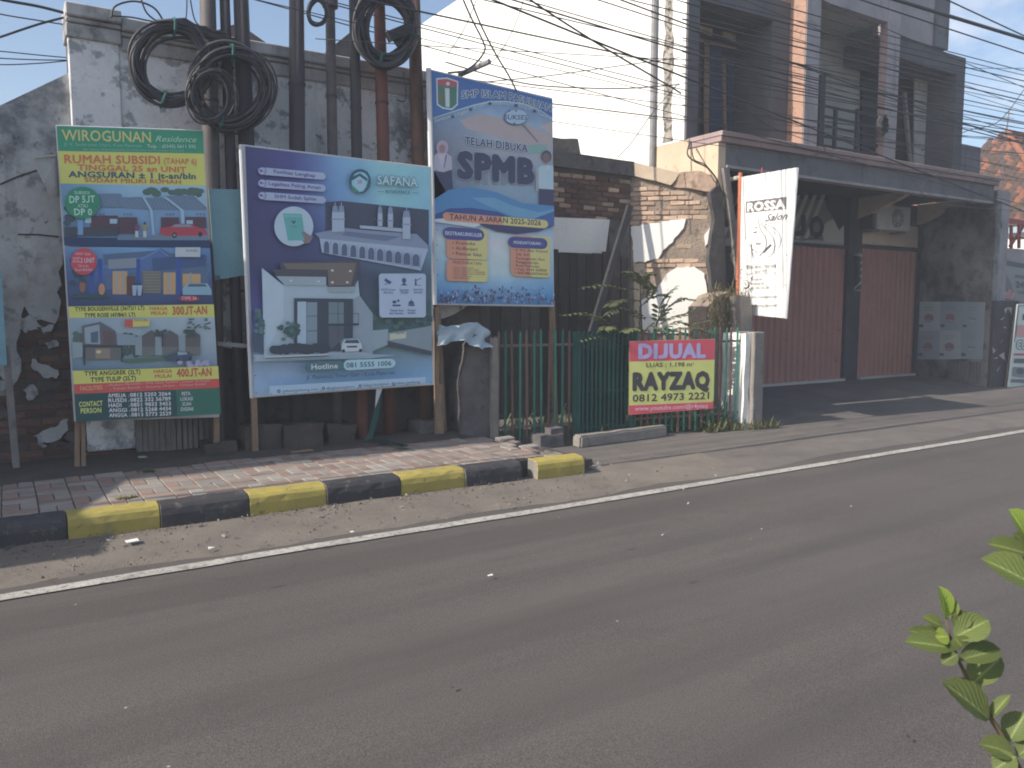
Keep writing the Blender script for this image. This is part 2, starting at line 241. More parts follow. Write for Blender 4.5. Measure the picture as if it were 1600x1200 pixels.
# ---------------------------------------------------------------- mesh helpers
ZUP = Vector((0, 0, 1))
class MB:
    def __init__(s): s.v = []; s.f = []; s.mi = []
    def add(s, vs, fs, m=0):
        b = len(s.v); s.v += [Vector(p) for p in vs]; s.f += [tuple(b+i for i in f) for f in fs]; s.mi += [m]*len(fs); return s
    def box(s, x0, x1, y0, y1, z0, z1, m=0):
        return s.add([(x0,y0,z0),(x1,y0,z0),(x1,y1,z0),(x0,y1,z0),(x0,y0,z1),(x1,y0,z1),(x1,y1,z1),(x0,y1,z1)],
                     [(0,3,2,1),(4,5,6,7),(0,1,5,4),(1,2,6,5),(2,3,7,6),(3,0,4,7)], m)
    def prism(s, pts, ext, m=0):
        n = len(pts); a = [Vector(p) for p in pts]; e = Vector(ext); b = [p+e for p in a]
        return s.add(a+b, [tuple(range(n)), tuple(range(2*n-1, n-1, -1))]+[((i+1) % n, i, n+i, n+(i+1) % n) for i in range(n)], m)
    def bar(s, a, b, w, d, m=0, side=None):
        """rectangular bar from a to b, w across (horizontal), d deep"""
        a = Vector(a); b = Vector(b); t = (b-a).normalized(); ref = side or (Vector((1,0,0)) if abs(t.z) > .7 else ZUP)
        u = (ref - t*ref.dot(t)).normalized(); v = t.cross(u)
        return s.prism([a+u*w/2+v*d/2, a-u*w/2+v*d/2, a-u*w/2-v*d/2, a+u*w/2-v*d/2], b-a, m)
    def tube(s, pts, r, n=8, m=0, closed=False, cap=True):
        pts = [Vector(p) for p in pts]; N = len(pts); rs = r if isinstance(r, (list, tuple)) else [r]*N
        base = len(s.v); prev = None
        for i, p in enumerate(pts):
            if closed: t = pts[(i+1) % N]-pts[i-1]
            else: t = pts[min(i+1, N-1)]-pts[max(i-1, 0)]
            t = t.normalized() if t.length > 1e-9 else Vector((0,0,1))
            if prev is None: u = t.orthogonal().normalized()
            else:
                u = prev - t*prev.dot(t); u = u.normalized() if u.length > 1e-6 else t.orthogonal().normalized()
            prev = u; w = t.cross(u)
            for k in range(n):
                a = 2*PI*k/n; s.v.append(p + (u*math.cos(a)+w*math.sin(a))*rs[i])
        for i in range(N if closed else N-1):
            j = (i+1) % N
            for k in range(n):
                s.f.append((base+i*n+k, base+i*n+(k+1) % n, base+j*n+(k+1) % n, base+j*n+k)); s.mi.append(m)
        if cap and not closed:
            s.f.append(tuple(base+k for k in range(n-1, -1, -1))); s.mi.append(m)
            s.f.append(tuple(base+(N-1)*n+k for k in range(n))); s.mi.append(m)
        return s
    def mesh(s, name, mats, bevel=0, smooth=False, rough=0):
        me = bpy.data.meshes.new(name); me.from_pydata([tuple(v) for v in s.v], [], s.f)
        for m in (mats if isinstance(mats, (list, tuple)) else [mats]): me.materials.append(m)
        if any(s.mi): me.polygons.foreach_set('material_index', s.mi)
        if bevel or rough:
            bm = bmesh.new(); bm.from_mesh(me)
            bmesh.ops.recalc_face_normals(bm, faces=bm.faces)
            if bevel: bmesh.ops.bevel(bm, geom=[e for e in bm.edges if e.is_manifold and e.calc_face_angle(0) > .5], offset=bevel, segments=2 if bevel > .012 else 1, affect='EDGES', clamp_overlap=True)
            if rough:
                bmesh.ops.triangulate(bm, faces=bm.faces)
                for _ in range(3):
                    es = [e for e in bm.edges if e.calc_length() > rough*4]
                    if not es or len(bm.verts) > 6000: break
                    bmesh.ops.subdivide_edges(bm, edges=es, cuts=1, use_grid_fill=False); bmesh.ops.triangulate(bm, faces=[f for f in bm.faces if len(f.verts) > 3])
                for v in bm.verts: v.co += mnoise.noise_vector(v.co*4.3)*rough + mnoise.noise_vector(v.co*13)*rough*.5
            bm.to_mesh(me); bm.free()
        if smooth:
            for p in me.polygons: p.use_smooth = True
        me.update(); return me
def link(name, me, parent=None, kind=None):
    o = bpy.data.objects.new(name, me); COL.objects.link(o)
    if parent is not None:
        o.parent = parent; w = WLOC.get(parent.name, Vector())
        o.matrix_parent_inverse = Matrix.Translation(-w)
        WLOC[o.name] = Vector((0,0,0))
    if kind: o['kind'] = kind
    return o
WLOC = {}
def tag(o, label=None, cat=None, group=None, kind=None):
    for k, v in (('label', label), ('category', cat), ('group', group), ('kind', kind)):
        if v: o[k] = v
    return o
def thing(name, label, cat, loc=(0,0,0), group=None):
    o = bpy.data.objects.new(name, None); COL.objects.link(o); o.location = loc; o.empty_display_size = .2; WLOC[o.name] = Vector(loc)
    return tag(o, label, cat, group)
def part(name, mb, mats, parent, bevel=0, smooth=False, rough=0, kind=None, label=None):
    o = link(name, mb.mesh(name, mats, bevel, smooth, rough), parent, kind)
    if label: o['label'] = label
    return o
def inst(name, me, parent, mat4):
    o = link(name, me, parent); o.matrix_basis = mat4; return o
def solo(name, mb, mats, label, cat, bevel=0, smooth=False, rough=0, group=None):
    return tag(link(name, mb.mesh(name, mats, bevel, smooth, rough)), label, cat, group)
def struct(name, mb, mats, bevel=0, rough=0, parent=None):
    o = link(name, mb.mesh(name, mats, bevel, False, rough), parent); o['kind'] = 'structure'; return o
def jag(pts, amp, step=.12, closed=True):
    out = []; n = len(pts)
    for i in range(n if closed else n-1):
        a = Vector(pts[i]); b = Vector(pts[(i+1) % n]); k = max(1, int((b-a).length/step))
        for j in range(k):
            t = j/k; p = a.lerp(b, t); d = (b-a).normalized(); q = Vector((-d.z, 0, d.x)) if abs(d.y) < .5 else Vector((0, 0, 1))
            if j: p = p + q*R.uniform(-amp, amp)
            out.append(p)
    return out
def inpoly(x, y, poly):
    c = False; n = len(poly); j = n-1
    for i in range(n):
        xi, yi = poly[i][0], poly[i][1]; xj, yj = poly[j][0], poly[j][1]
        if (yi > y) != (yj > y) and x < (xj-xi)*(y-yi)/(yj-yi)+xi: c = not c
        j = i
    return c
def brickmesh(name, mat, w, h, d, j=.006):
    b = MB(); b.box(-w/2, w/2, -d/2, d/2, -h/2, h/2)
    b.v = [v+Vector((R.uniform(-j, j), R.uniform(-j, j), R.uniform(-j, j))) for v in b.v]
    return b.mesh(name, mat, bevel=.006)
def lay_bricks(root, o, u, w, h, gap, x0, x1, z0, z1, inside, mats, proud=.012, name='brick', limit=290):
    """bricks in running bond on the plane through o with direction u; each brick a part"""
    n = u.cross(ZUP); meshes = [brickmesh(name, m, w, h, .06) for m in mats for _ in range(4)]; cnt = 0; r = 0; z = z0
    rot = Matrix((u, -n, ZUP)).transposed().to_4x4()
    while z < z1:
        x = x0 + (w+gap)*(.5 if r % 2 else 0)
        while x < x1:
            if inside(x, z) and cnt < limit:
                p = o + u*x + ZUP*z + n*(-.03+proud+R.uniform(-.007, .007))
                mt = Matrix.Translation(p) @ rot @ Matrix.Rotation(R.uniform(-.02, .02), 4, 'Y')
                inst(name, R.choice(meshes), root, mt); cnt += 1
            x += w+gap
        z += h+gap; r += 1
    return cnt
# ---------------------------------------------------------------- ground
ZS = .22                                    # sidewalk level
b = MB()
xs = [-120, -30, -12, -6]+[-5+.5*i for i in range(60)]+[26, 32, 45, 70, 120, 250, 600]
ysr = [-60, -30, -12, -6, -3, 0, 1, 2, 3, 4, 4.6, 5.1, 5.3, 5.6, 5.9, 6.2]
for j in ysr:
    for i in xs:
        z = -.0004*(j-1)**2*0 + .008*mnoise.noise(Vector((i*.4, j*.6, 0))) if abs(i) < 30 and abs(j) < 12 else 0
        b.v.append(Vector((i, j, z)))
nx = len(xs)
for j in range(len(ysr)-1):
    for i in range(nx-1): b.f.append((j*nx+i, j*nx+i+1, (j+1)*nx+i+1, (j+1)*nx+i)); b.mi.append(0)
struct('road', b, M['asphalt'])
b = MB(); b.box(-300, 600, 6.1, 500, -.5, -.012); struct('ground', b, M['soil'])
def roadz(x, y): return .008*mnoise.noise(Vector((x*.4, y*.6, 0)))
b = MB(); N = 150
for i in range(N+1):
    x = -7+i*.32; a = 5.115+.02*mnoise.noise(Vector((x*.3, 0, 3)))*.6; wv = .115
    b.v += [Vector((x, a+R.uniform(-.004,.004), max(roadz(x, a), roadz(x, a+wv))+.009)), Vector((x, a+wv+R.uniform(-.004,.004), max(roadz(x, a), roadz(x, a+wv))+.009))]
for i in range(N): b.f.append((2*i, 2*i+2, 2*i+3, 2*i+1)); b.mi.append(0)
struct('edge_line', b, M['line'])
# dirt verge between line and kerb, humped a little; thins out towards the drive
b = MB(); nx2, ny2 = 60, 10
for i in range(nx2+1):
    x = -6+i*.205
    for j in range(ny2+1):
        t = j/ny2; front = 5.33+.09*mnoise.noise(Vector((x*1.1, 7, 1)))+.05*mnoise.noise(Vector((x*4, 3, 1)))
        y = front+(6.12-front)*t
        z = .006+.035*t*t+.02*(mnoise.noise(Vector((x*2.2, y*3, 5)))+.3)*min(1, t*4)*(1 if t < 1 else 1)
        b.v.append(Vector((x, y, max(z, .004)-.02*(t == 0)+(.014 if t > 0 else 0))))
for i in range(nx2):
    for j in range(ny2): a = i*(ny2+1)+j; b.f.append((a, a+ny2+1, a+ny2+2, a+1)); b.mi.append(0)
o = struct('dirt_verge', b, M['dirt'])
for p in o.data.polygons: p.use_smooth = True
# loose grit lying on the verge and against the kerb
b = MB()
for k in range(2600):
    x = R.uniform(-2.5, 6.2); t = R.random(); y = 5.3+.8*(1-(1-t)**1.6) if R.random() < .7 else R.uniform(5.9, 6.06)
    if x > 4.6: y = R.uniform(5.35, 6.6) if R.random() < .35 else R.uniform(5.7, 6.15)
    s = R.choice([.004, .005, .006, .008, .011, .015]) * R.uniform(.7, 1.3)
    z = .02+.035*max(0, (y-5.33)/.8)**2 if x < 4.6 else .02
    c = Vector((x, y, z+.01)); q = [c+Vector((R.uniform(-1,1), R.uniform(-1,1), R.uniform(-.2,1)))*s for _ in range(4)]+[c+Vector((0,0,s*1.2))]
    b.add(q, [(0,1,2),(0,2,3),(0,3,1),(1,4,2),(2,4,3),(3,4,1)], 0 if R.random() < .8 else 1)
o = link('grit', b.mesh('grit', [M['dirt'], M['conc']])); tag(o, 'loose grit and small stones scattered on the dirt below the kerb', 'grit', kind='stuff')
# drive apron (right)
b = MB(); nxa, nya = 64, 26
def apz(x, y):
    t = max(0, min(1, (y-7.4)/2.4)); return .012+.13*t*t*(3-2*t)+.01*mnoise.noise(Vector((x*.7, y*.9, 2)))
for i in range(nxa+1):
    x = 4.3+i*.3
    for j in range(nya+1):
        t = j/nya; y0 = 5.36+.12*mnoise.noise(Vector((x*.7, 1, 9)))+.05*mnoise.noise(Vector((x*3, 1, 9))); y = y0+(11-y0)*t
        b.v.append(Vector((x, y, apz(x, y)-(.03 if j == 0 else 0)+(.012 if j else 0))))
for i in range(nxa):
    for j in range(nya): a = i*(nya+1)+j; b.f.append((a, a+nya+1, a+nya+2, a+1)); b.mi.append(0)
o = struct('driveway', b, M['apron'])
for p in o.data.polygons: p.use_smooth = True
# sidewalk body, dirt strip, pavers
b = MB(); b.prism([(-7,6.2,0),(4.35,6.2,0),(4.5,6.6,0),(4.42,7.1,0),(4.45,7.6,0),(4.45,8.6,0),(-7,8.6,0)], (0,0,ZS-.035))
SW = struct('sidewalk', b, M['joint'])
b = MB(); nx3, ny3 = 56, 8
for i in range(nx3+1):
    x = -5+i*.18
    for j in range(ny3+1):
        t = j/ny3; y = 7.40+.06*mnoise.noise(Vector((x*1.3, 2, 2)))+t*(8.45-7.4)
        b.v.append(Vector((x, y, ZS-.035+(.035+.03*mnoise.noise(Vector((x*1.7, y*2.6, 4)))+.05*t)*(1 if j else .3)-.24*min(1, max(0, (x-4.25)/.5))**1.3)))
for i in range(nx3):
    for j in range(ny3): a = i*(ny3+1)+j; b.f.append((a, a+ny3+1, a+ny3+2, a+1)); b.mi.append(0)
o = struct('dirt_strip', b, M['soil'])
for p in o.data.polygons: p.use_smooth = True
PL, PW, PG = .213, .104, .006
def paver_mesh(m):
    q = MB(); q.box(-PL/2, PL/2, -PW/2, PW/2, -.05, 0); q.v = [v+Vector((R.uniform(-.002,.002), R.uniform(-.002,.002), R.uniform(-.002,.002))) for v in q.v]
    return q.mesh('paving_block', m, bevel=.006)
pms = {c: [paver_mesh(M['paver_'+c]) for _ in range(4)] for c in 'gr'}
cell = PL+PG; spots = []
for i in range(-12, 24):
    for j in range(6):
        cx, cy = i*cell+.05, 6.31+j*cell
        for k in (-.5, .5):
            hor = (i+j) % 2 == 0
            x, y = (cx, cy+k*(PW+PG)) if hor else (cx+k*(PW+PG), cy)
            col = ('g' if k < 0 else 'r') if hor else ('r' if k < 0 else 'g')
            if R.random() < .1: col = 'g'
            lim = 4.52-.10*abs(math.sin(j*2.1))-.12*R.random()
            if x < lim and y < 7.5: spots.append((x, y, hor, col))
spots.sort(key=lambda s: (s[0] < -.35, s[0]))
far = MB()
for k, (x, y, hor, col) in enumerate(spots):
    e = max(0, x-4.0)
    mt = Matrix.Translation((x, y, ZS+R.uniform(-.004, .003)+.012*mnoise.noise(Vector((x*1.2, y*1.4, 8)))-e*.05*R.random())) @ Matrix.Rotation((0 if hor else PI/2)+R.uniform(-.012,.012)+e*R.uniform(-.2,.2), 4, 'Z') @ Matrix.Rotation(R.uniform(-.012,.012)+e*R.uniform(-.15,.15), 4, 'X')
    if k < 298: inst('paving_block', R.choice(pms[col]), SW, mt)
    else:
        vs = [mt @ Vector(v) for v in ((-PL/2,-PW/2,0),(PL/2,-PW/2,0),(PL/2,PW/2,0),(-PL/2,PW/2,0),(-PL/2,-PW/2,-.04),(PL/2,-PW/2,-.04),(PL/2,PW/2,-.04),(-PL/2,PW/2,-.04))]
        far.add(vs, [(0,1,2,3),(0,4,5,1),(1,5,6,2),(2,6,7,3),(3,7,4,0)], 0 if col == 'g' else 1)
if far.f: part('paving_blocks', far, [M['paver_g'], M['paver_r']], SW, kind='stuff')
# broken edge of the sidewalk: loose blocks and rubble
for k, (x, y, z, a, t) in enumerate([(4.62,7.25,.17,.5,.12),(4.68,7.02,.14,1.2,-.2),(4.58,6.86,.19,.2,.1),(4.74,6.72,.12,.9,.25),(4.66,7.46,.19,.1,.08),(4.80,7.16,.09,2.2,.2),(4.66,6.5,.15,.6,.15),(4.83,6.9,.08,.4,-.15)]):
    me = R.choice(pms[R.choice('gr')]); o = link('loose_paving_block', me); o.matrix_basis = Matrix.Translation((x,y,z)) @ Matrix.Rotation(a,4,'Z') @ Matrix.Rotation(t,4,'X')
    tag(o, 'loose paving block tumbled at the broken sidewalk end, '+['back right, flush with the paving', 'lying tilted in the middle', 'on edge near the kerb', 'fallen low on the right', 'farthest from the road', 'turned sideways, low by the fence', 'right behind the yellow kerb end', 'outermost, half buried in dust'][k], 'paving block', 'loose blocks at the broken sidewalk end')
b = MB()
for k in range(46):
    x = R.uniform(4.4, 5.15); y = R.uniform(6.15, 7.5) if x < 4.75 else R.uniform(6.05, 6.5); s = R.uniform(.02, .075)*(1.1 if x < 4.8 else .7)
    c = Vector((x, y, max(.03, .17-(x-4.4)*.28)));
    q = [c+Vector((R.uniform(-1,1), R.uniform(-1,1), R.uniform(-.7,.7)))*s for _ in range(8)]
    bm = bmesh.new(); vs = [bm.verts.new(p) for p in q]; g = bmesh.ops.convex_hull(bm, input=vs); bm.verts.index_update()
    b.add([v.co.copy() for v in bm.verts], [tuple(v.index for v in f.verts) for f in bm.faces]); bm.free()
o = link('rubble', b.mesh('rubble', M['conc'])); tag(o, 'crumbled concrete rubble spilling past the yellow kerb end', 'rubble', kind='stuff')
b = MB(); b.prism([(4.3,6.2,0),(4.95,6.25,0),(5.05,6.7,0),(4.85,7.3,0),(4.7,7.7,0),(4.3,7.7,0)], (0,0,.10)); struct('sidewalk_ramp', b, M['joint'], rough=.03)
# kerb: painted blocks
KB = bpy.data.objects.new('kerb', None); COL.objects.link(KB); KB.location = (2, 6.1, 0); KB['kind'] = 'structure'; WLOC['kerb'] = Vector(KB.location)
edges = [-2.09,-1.48,-.88,-.29,.31,.89,1.51,2.11,2.75,3.36,3.95]
def kerb_block(x0, x1, m, rot=0, y=6.07):
    q = MB(); prof = [(.17,.0),(.0,.0),(-.004,.14),(.006,.185),(.026,.208),(.055,.218),(.17,.222)]
    L = x1-x0-.006; n = 8
    for i in range(n+1):
        for (yy, zz) in prof: q.v.append(Vector((-L/2+L*i/n, yy+R.uniform(-.003,.003), zz+R.uniform(-.003,.003))))
    k = len(prof)
    for i in range(n):
        for j in range(k-1): q.f.append((i*k+j, i*k+j+1, (i+1)*k+j+1, (i+1)*k+j)); q.mi.append(0)
        q.f.append((i*k+k-1, i*k, (i+1)*k, (i+1)*k+k-1)); q.mi.append(0)
    q.f.append(tuple(range(k-1, -1, -1))); q.mi.append(1); q.f.append(tuple(n*k+j for j in range(k))); q.mi.append(1)
    me = q.mesh('kerb_block', [m, M['conc']], bevel=.004)
    return inst('kerb_block', me, KB, Matrix.Translation(((x0+x1)/2, y, 0)) @ Matrix.Rotation(rot, 4, 'Z'))
for i in range(len(edges)-1): kerb_block(edges[i], edges[i+1], M['kerb_k'] if (i % 2 == 1) else M['kerb_y'], R.uniform(-.006,.006), 6.085-.006*i+R.uniform(-.004,.004))
o = kerb_block(4.07, 4.61, M['kerb_y'], -.02, 5.955); o['label'] = 'yellow end block standing loose with raw concrete end'
# neighbouring shop building just outside the frame to the left (its front and awning shade the pavement)
t = thing('corner_building', 'rendered building beyond the left edge of the picture with a sheet awning', 'building', (-6, 7.4, 0))
part('wall', MB().box(-11, -2.5, 7.4, 14, 0, 5.3), M['plaster_l'], t)
part('awning', MB().prism([(-11,5.85,2.95),(-3.62,5.85,2.95),(-3.12,7.39,3.05),(-11,7.39,3.05)], (0,0,.06)), M['rustroof'], t)
for x in (-10.5, -3.9): part('awning_post', MB().tube([(x,5.95,0.0),(x,5.95,2.95)], .04), M['steel'], t)
# ---------------------------------------------------------------- old plaster wall (far left)
def pts(px, y): return [atY(a, b, y) for a, b in px]
t = thing('plaster_wall', 'old mouldy plaster wall with sloping top and exposed brick at its foot', 'wall', (-1, 8.3, .1))
out = [(-5,8.3,.1),(.635,8.3,.1),(.635,8.3,3.70),(.09,8.3,3.34),(-.8,8.3,2.75),(-5,8.3,2.75)]
b = MB(); b.prism(out, (0,.3,0)); part('core', b, M['mortar'], t)
low = [(112,385),(98,400),(91,425),(96,445),(93,482),(86,506),(60,498),(38,478),(31,520),(33,562),(26,596),(10,606),(-2,566),(-25,640),(-70,700),(-160,730)]
lowp = [atY(a, c, 8.3) for a, c in low]
lowj = jag(lowp, .035, .07, closed=False)+[lowp[-1]]
up = [Vector((.635,8.3,3.70))]+[Vector((.635,8.3,lowp[0].z))]+lowj+[Vector((-5,8.3,.6)), Vector((-5,8.3,2.75)), Vector((-.8,8.3,2.75)), Vector((.09,8.3,3.34))]
up = [Vector((p.x, 8.268, p.z)) for p in up]
b = MB(); b.prism(up, (0,.035,0)); part('plaster', b, M['plaster_l'], t)
for poly in ([(50,560),(70,570),(91,578),(88,592),(68,590),(52,578)], [(62,678),(80,668),(106,655),(107,672),(95,685),(70,692)], [(64,512),(84,507),(80,518),(67,521)], [(70,536),(88,531),(92,541),(76,545)], [(36,610),(52,600),(60,616),(44,626)]):
    b = MB(); b.prism([p+Vector((0,-.0,0)) for p in jag(pts(poly, 8.27), .016, .028)], (0,.032,0)); part('plaster_patch', b, M['plaster_l'], t)
for k in range(26):
    cx, cz = R.uniform(-.9, .6), R.uniform(.3, 1.7)
    if not inpoly(cx, cz, [(p.x, p.z) for p in lowp]+[(-4,.1),(.63,.1),(.63,lowp[0].z)]): continue
    rx, rz_ = R.uniform(.05, .17), R.uniform(.03, .11); P = [Vector((min(cx+rx*math.cos(a)*R.uniform(.55,1.2), .62), 8.276, cz+rz_*math.sin(a)*R.uniform(.55,1.2))) for a in [i*PI/11 for i in range(22)]]
    b = MB(); b.prism(P, (0,.026,0)); part('plaster_patch', b, M[R.choice(['mortar','mortar','plaster_d','plaster_l'])], t)
reg = [(p.x, p.z) for p in lowp]+[(-4,.1),(.63,.1),(.63,lowp[0].z)]
lay_bricks(t, Vector((0,8.3,0)), Vector((1,0,0)), .215, .058, .013, -1.1, .62, .24, 2.5, lambda x, z: inpoly(x, z, reg) and R.random() > .1, [M['brick']], .008)
for a, c, d, e in ((28,366,92,370), (0,288,58,266)):
    part('crack', MB().tube([atY(a,c,8.262), atY((a+d)/2, (c+e)/2+R.uniform(-2,2), 8.262), atY(d,e,8.262)], .007, 5), M['near_black'], t)
# ---------------------------------------------------------------- tall warehouse wall with cornice
t = thing('warehouse_wall', 'tall stained white wall with cornice behind the billboards and poles', 'wall', (2.7, 8.25, .1))
b = MB(); b.box(.62, 4.80, 8.25, 8.5, .1, 4.02); part('core', b, M['plaster_d'], t)
b = MB(); lowz = [Vector((4.80,8.225,1.75)), Vector((4.3,8.225,1.5)), Vector((3.2,8.225,1.35)), Vector((2.2,8.225,1.2)), Vector((1.3,8.225,1.3)), Vector((.62,8.225,1.1))]
b.prism([Vector((.62,8.225,4.02)), Vector((4.80,8.225,4.02))]+jag(lowz, .06, .12, False)+[lowz[-1]], (0,.027,0)); part('plaster', b, M['plaster'], t)
b = MB(); b.box(.615, 1.02, 8.195, 8.30, .3, 4.03); part('pilaster', b, M['plaster'], t, bevel=.008)
b = MB()
for x0, x1, dz, dy in ((.60,1.04,.045,.03), (1.043,4.83,0,0)):
    b.box(x0, x1, 8.125-dy, 8.52, 4.095+dz, 4.205+dz); b.box(x0, x1, 8.165-dy, 8.51, 4.055+dz, 4.092+dz); b.box(x0, x1, 8.195-dy, 8.505, 3.93+dz, 4.052+dz)
part('cornice', b, M['cornice'], t, bevel=.01, rough=0)
lay_bricks(t, Vector((0,8.25,0)), Vector((1,0,0)), .215, .058, .013, .70, 1.06, .26, .74, lambda x, z: R.random() > .05, [M['brick']], .012)
q = pts([(212,652),(334,644),(336,700),(214,706)], 8.16); pk_ = thing('slatted_screen', 'grey weathered timber screen propped below the green property banner', 'screen', q[3])
b = MB(); b.prism(q, (0,.025,0)); part('backing', b, M['timber_g'], pk_)
for k in range(14):
    f = k/14; b = MB(); b.bar(q[3].lerp(q[2], f+.035)+Vector((0,-.007,0)), q[0].lerp(q[1], f+.035)+Vector((0,-.007,0)), R.uniform(.05,.066), .012); part('slat', b, M['timber_g'], pk_)
# things seen above the wall
t = thing('gable_house', 'house behind the tall wall showing only its rusty gable roof', 'house', (4, 13, 0))
pk = atY(372, 36, 12.5); e1 = atY(432, 78, 12.5); e0 = pk*2-e1; e0.z = e1.z
part('roof', MB().prism([pk, e1, e1-ZUP*.15, pk-ZUP*.18, e0-ZUP*.15, e0], (0,5,0)), M['rustroof'], t)
part('wall', MB().prism([pk-ZUP*.2+Vector((0,.3,0)), Vector((e1.x-.25,12.8,e1.z-.2)), Vector((e1.x-.25,12.8,0)), Vector((e0.x+.25,12.8,0)), Vector((e0.x+.25,12.8,e1.z-.2))], (0,4.4,0)), M['plaster_d'], t)
b = MB(); b.bar(atY(518,93,9.2), atY(556,62,9.2), .2, .2); solo('concrete_beam', b, M['conc_d'], 'short grey concrete beam jutting up behind the wall top between the poles', 'beam')
b = MB(); p = atY(684, 60, 30); b.box(p.x-.12, p.x+.12, p.y-.12, p.y+.12, 0, atY(684,88,30).z)
t = thing('power_pole', 'distant power pole with insulators just above the blue school billboard', 'power pole', (p.x, p.y, 0))
part('post', b, M['conc_d'], t)
b = MB(); ca = atY(668,99,30); cb = atY(702,99,30); b.bar(ca, cb, .12, .12); part('crossarm', b, M['steel'], t)
for x in (668, 676, 690, 696, 701):
    p = atY(x, 97, 30); part('insulator', MB().tube([p, p+ZUP*.1, p+ZUP*.22, p+ZUP*.34], [.1,.16,.08,.13], 6), M['black'], t)
# ---------------------------------------------------------------- steel and concrete utility poles in front of the wall
def pole(p0, p1, r, mats, label, foot=None, low=None, y=8.02, top=5.4, sleeve=None):
    a = atY(p0[0], p0[1], y); c = atY(p1[0], p1[1], y); d = (a-c); d = d/d.z
    base = c - d*(c.z-.12); tip = c + d*(top-c.z)
    t = thing('utility_pole', label, 'utility pole', base)
    part('shaft', MB().tube([base, base.lerp(tip, .35), base.lerp(tip, .7), tip], [r*1.05, r*1.02, r, r*.85], 14), mats, t, smooth=False)
    for p in t.children[0].data.polygons: p.use_smooth = len(p.vertices) == 4
    if low: q = base + d*low[1]; part('painted_sleeve', MB().tube([base, q], r*1.14, 14), low[0], t)
    if foot:
        w, h, m = foot; b = MB(); b.box(base.x-w/2, base.x+w/2, base.y-w/2-.02, base.y+w/2, .15, .22+h); part('footing', b, m, t, rough=.026)
    if sleeve: part('sleeve', MB().tube([base+d*(sleeve[0]-base.z), base+d*(sleeve[1]-base.z)], r*1.5, 12), mats, t)
    for z in (R.uniform(3.2,3.9),):
        q = base+d*(z-base.z); part('band', MB().tube([q-ZUP*.012, q+ZUP*.012], r*1.1, 12), M['pole_k'], t)
    return t
pole((324.5,0), (331,300), .076, M['pole_g'], 'thick grey-brown pole just right of the green banner, leftmost of the poles', foot=(.28,.12,M['footing']))
pole((351,0), (362,300), .05, M['pole_k'], 'thin dark pole in the middle of the left three-pole group')
pole((376.5,0), (388,300), .075, M['pole_k'], 'dark pole over the left end of the purple housing billboard', foot=(.36,.26,M['footing']))
pole((463.4,0), (464.6,300), .078, M['pole_k'], 'lone thick black pole above the middle of the housing billboard', foot=(.40,.24,M['footing']), y=8.0)
pole((516,20), (520.5,300), .052, M['pole_g'], 'slim rust-streaked pole carrying a small coil of thin wire', foot=(.30,.20,M['footing']), sleeve=(4.62, 5.3))
pole((553,0), (558.5,300), .056, M['pole_k'], 'slim dark pole with a red painted foot', low=(M['pole_r'], .85))
pole((592.5,0), (600.5,300), .066, M['pole_r'], 'rust-red pole inside the large cable coil')
pole((647,0), (654.5,300), .072, M['pole_b'], 'brown rusty pole beside the blue school billboard', foot=(.30,.16,M['conc_d']), y=8.0)
# ---------------------------------------------------------------- coils of spare cable tied to the poles
def coil(cx, cy, rx, ry, n, r, y, label, spread=.16, ties=3, thick=.05, tilt=0.):
    c = atY(cx, cy, y); ex = atY(cx+rx, cy, y)-c; ez = atY(cx, cy-ry, y)-c
    t = thing('cable_coil', label, 'cable coil', c)
    for k in range(n):
        s = 1+R.uniform(-spread, spread)*(1 if k % 4 == 0 else .35); ph = R.uniform(0, 6.28); dx = R.uniform(-thick, thick); dz = R.uniform(-thick, thick); P = []
        for i in range(44):
            a = 2*PI*i/44; w = s*(1+.045*math.sin(2*a+ph)+.03*math.sin(3*a+2*ph))
            P.append(c+ex*(w*math.cos(a))+ez*(w*math.sin(a))+Vector((dx, R.uniform(-.002,.002)+thick*.8*math.sin(a+ph)+tilt*math.cos(a), dz)))
        part('cable_loop', MB().tube(P, r*R.uniform(.75, 1.2), 6, closed=True), M['cable'] if k % 3 else M['cable_g'], t, smooth=True)
    for k in range(ties):
        a = [1.57, 4.4, -.3, 2.6][k]; p = c+ex*math.cos(a)+ez*math.sin(a); q = p+(ex*math.cos(a)+ez*math.sin(a))*.12
        tn = (ez*math.cos(a)-ex*math.sin(a)).normalized(); P = [p+(p-c).normalized()*(.075*math.cos(j*1.05))+Vector((0,-1,0))*(.075*math.sin(j*1.05)) for j in range(6)]
        part('tie', MB().tube(P, .014, 5, closed=True), M['ties'], t)
    return t
coil(272, 100, 55, 58, 17, .0125, 7.86, 'wide ring of black cable hanging left of the three-pole group', .10, 2)
coil(362, 138, 56, 57, 17, .0115, 7.80, 'tangled round cable bundle strapped across the three left poles', .16, 2, .06)
coil(605, 42, 41, 52, 26, .016, 7.84, 'heavy thick cable coil strapped round the rust-red pole', .10, 3, .07)
coil(496, 20, 14, 20, 7, .007, 7.90, 'small coil of thin wire hung on the slim pole', .14, 0, .02)
coil(330, 150, 34, 40, 6, .008, 7.74, 'loose small loops of wire between the wide ring and the tangled bundle', .25, 0, .05)
b = MB()
for k in range(9):
    P = [atY(245, 36+R.uniform(-4,4), 7.86), atY(285+R.uniform(-8,8), 36+R.uniform(-6,10), 7.84), atY(322, 50+R.uniform(-7,7), 7.86), atY(352, 62+R.uniform(-10,12), 7.86), atY(384, 92+R.uniform(-10,8), 7.86)]
    b.tube(P, .014, 6)
solo('cable_bundle', b, M['cable'], 'thick bundle of black cables tied along the left poles above the rings', 'cable bundle', smooth=True)
b = MB()
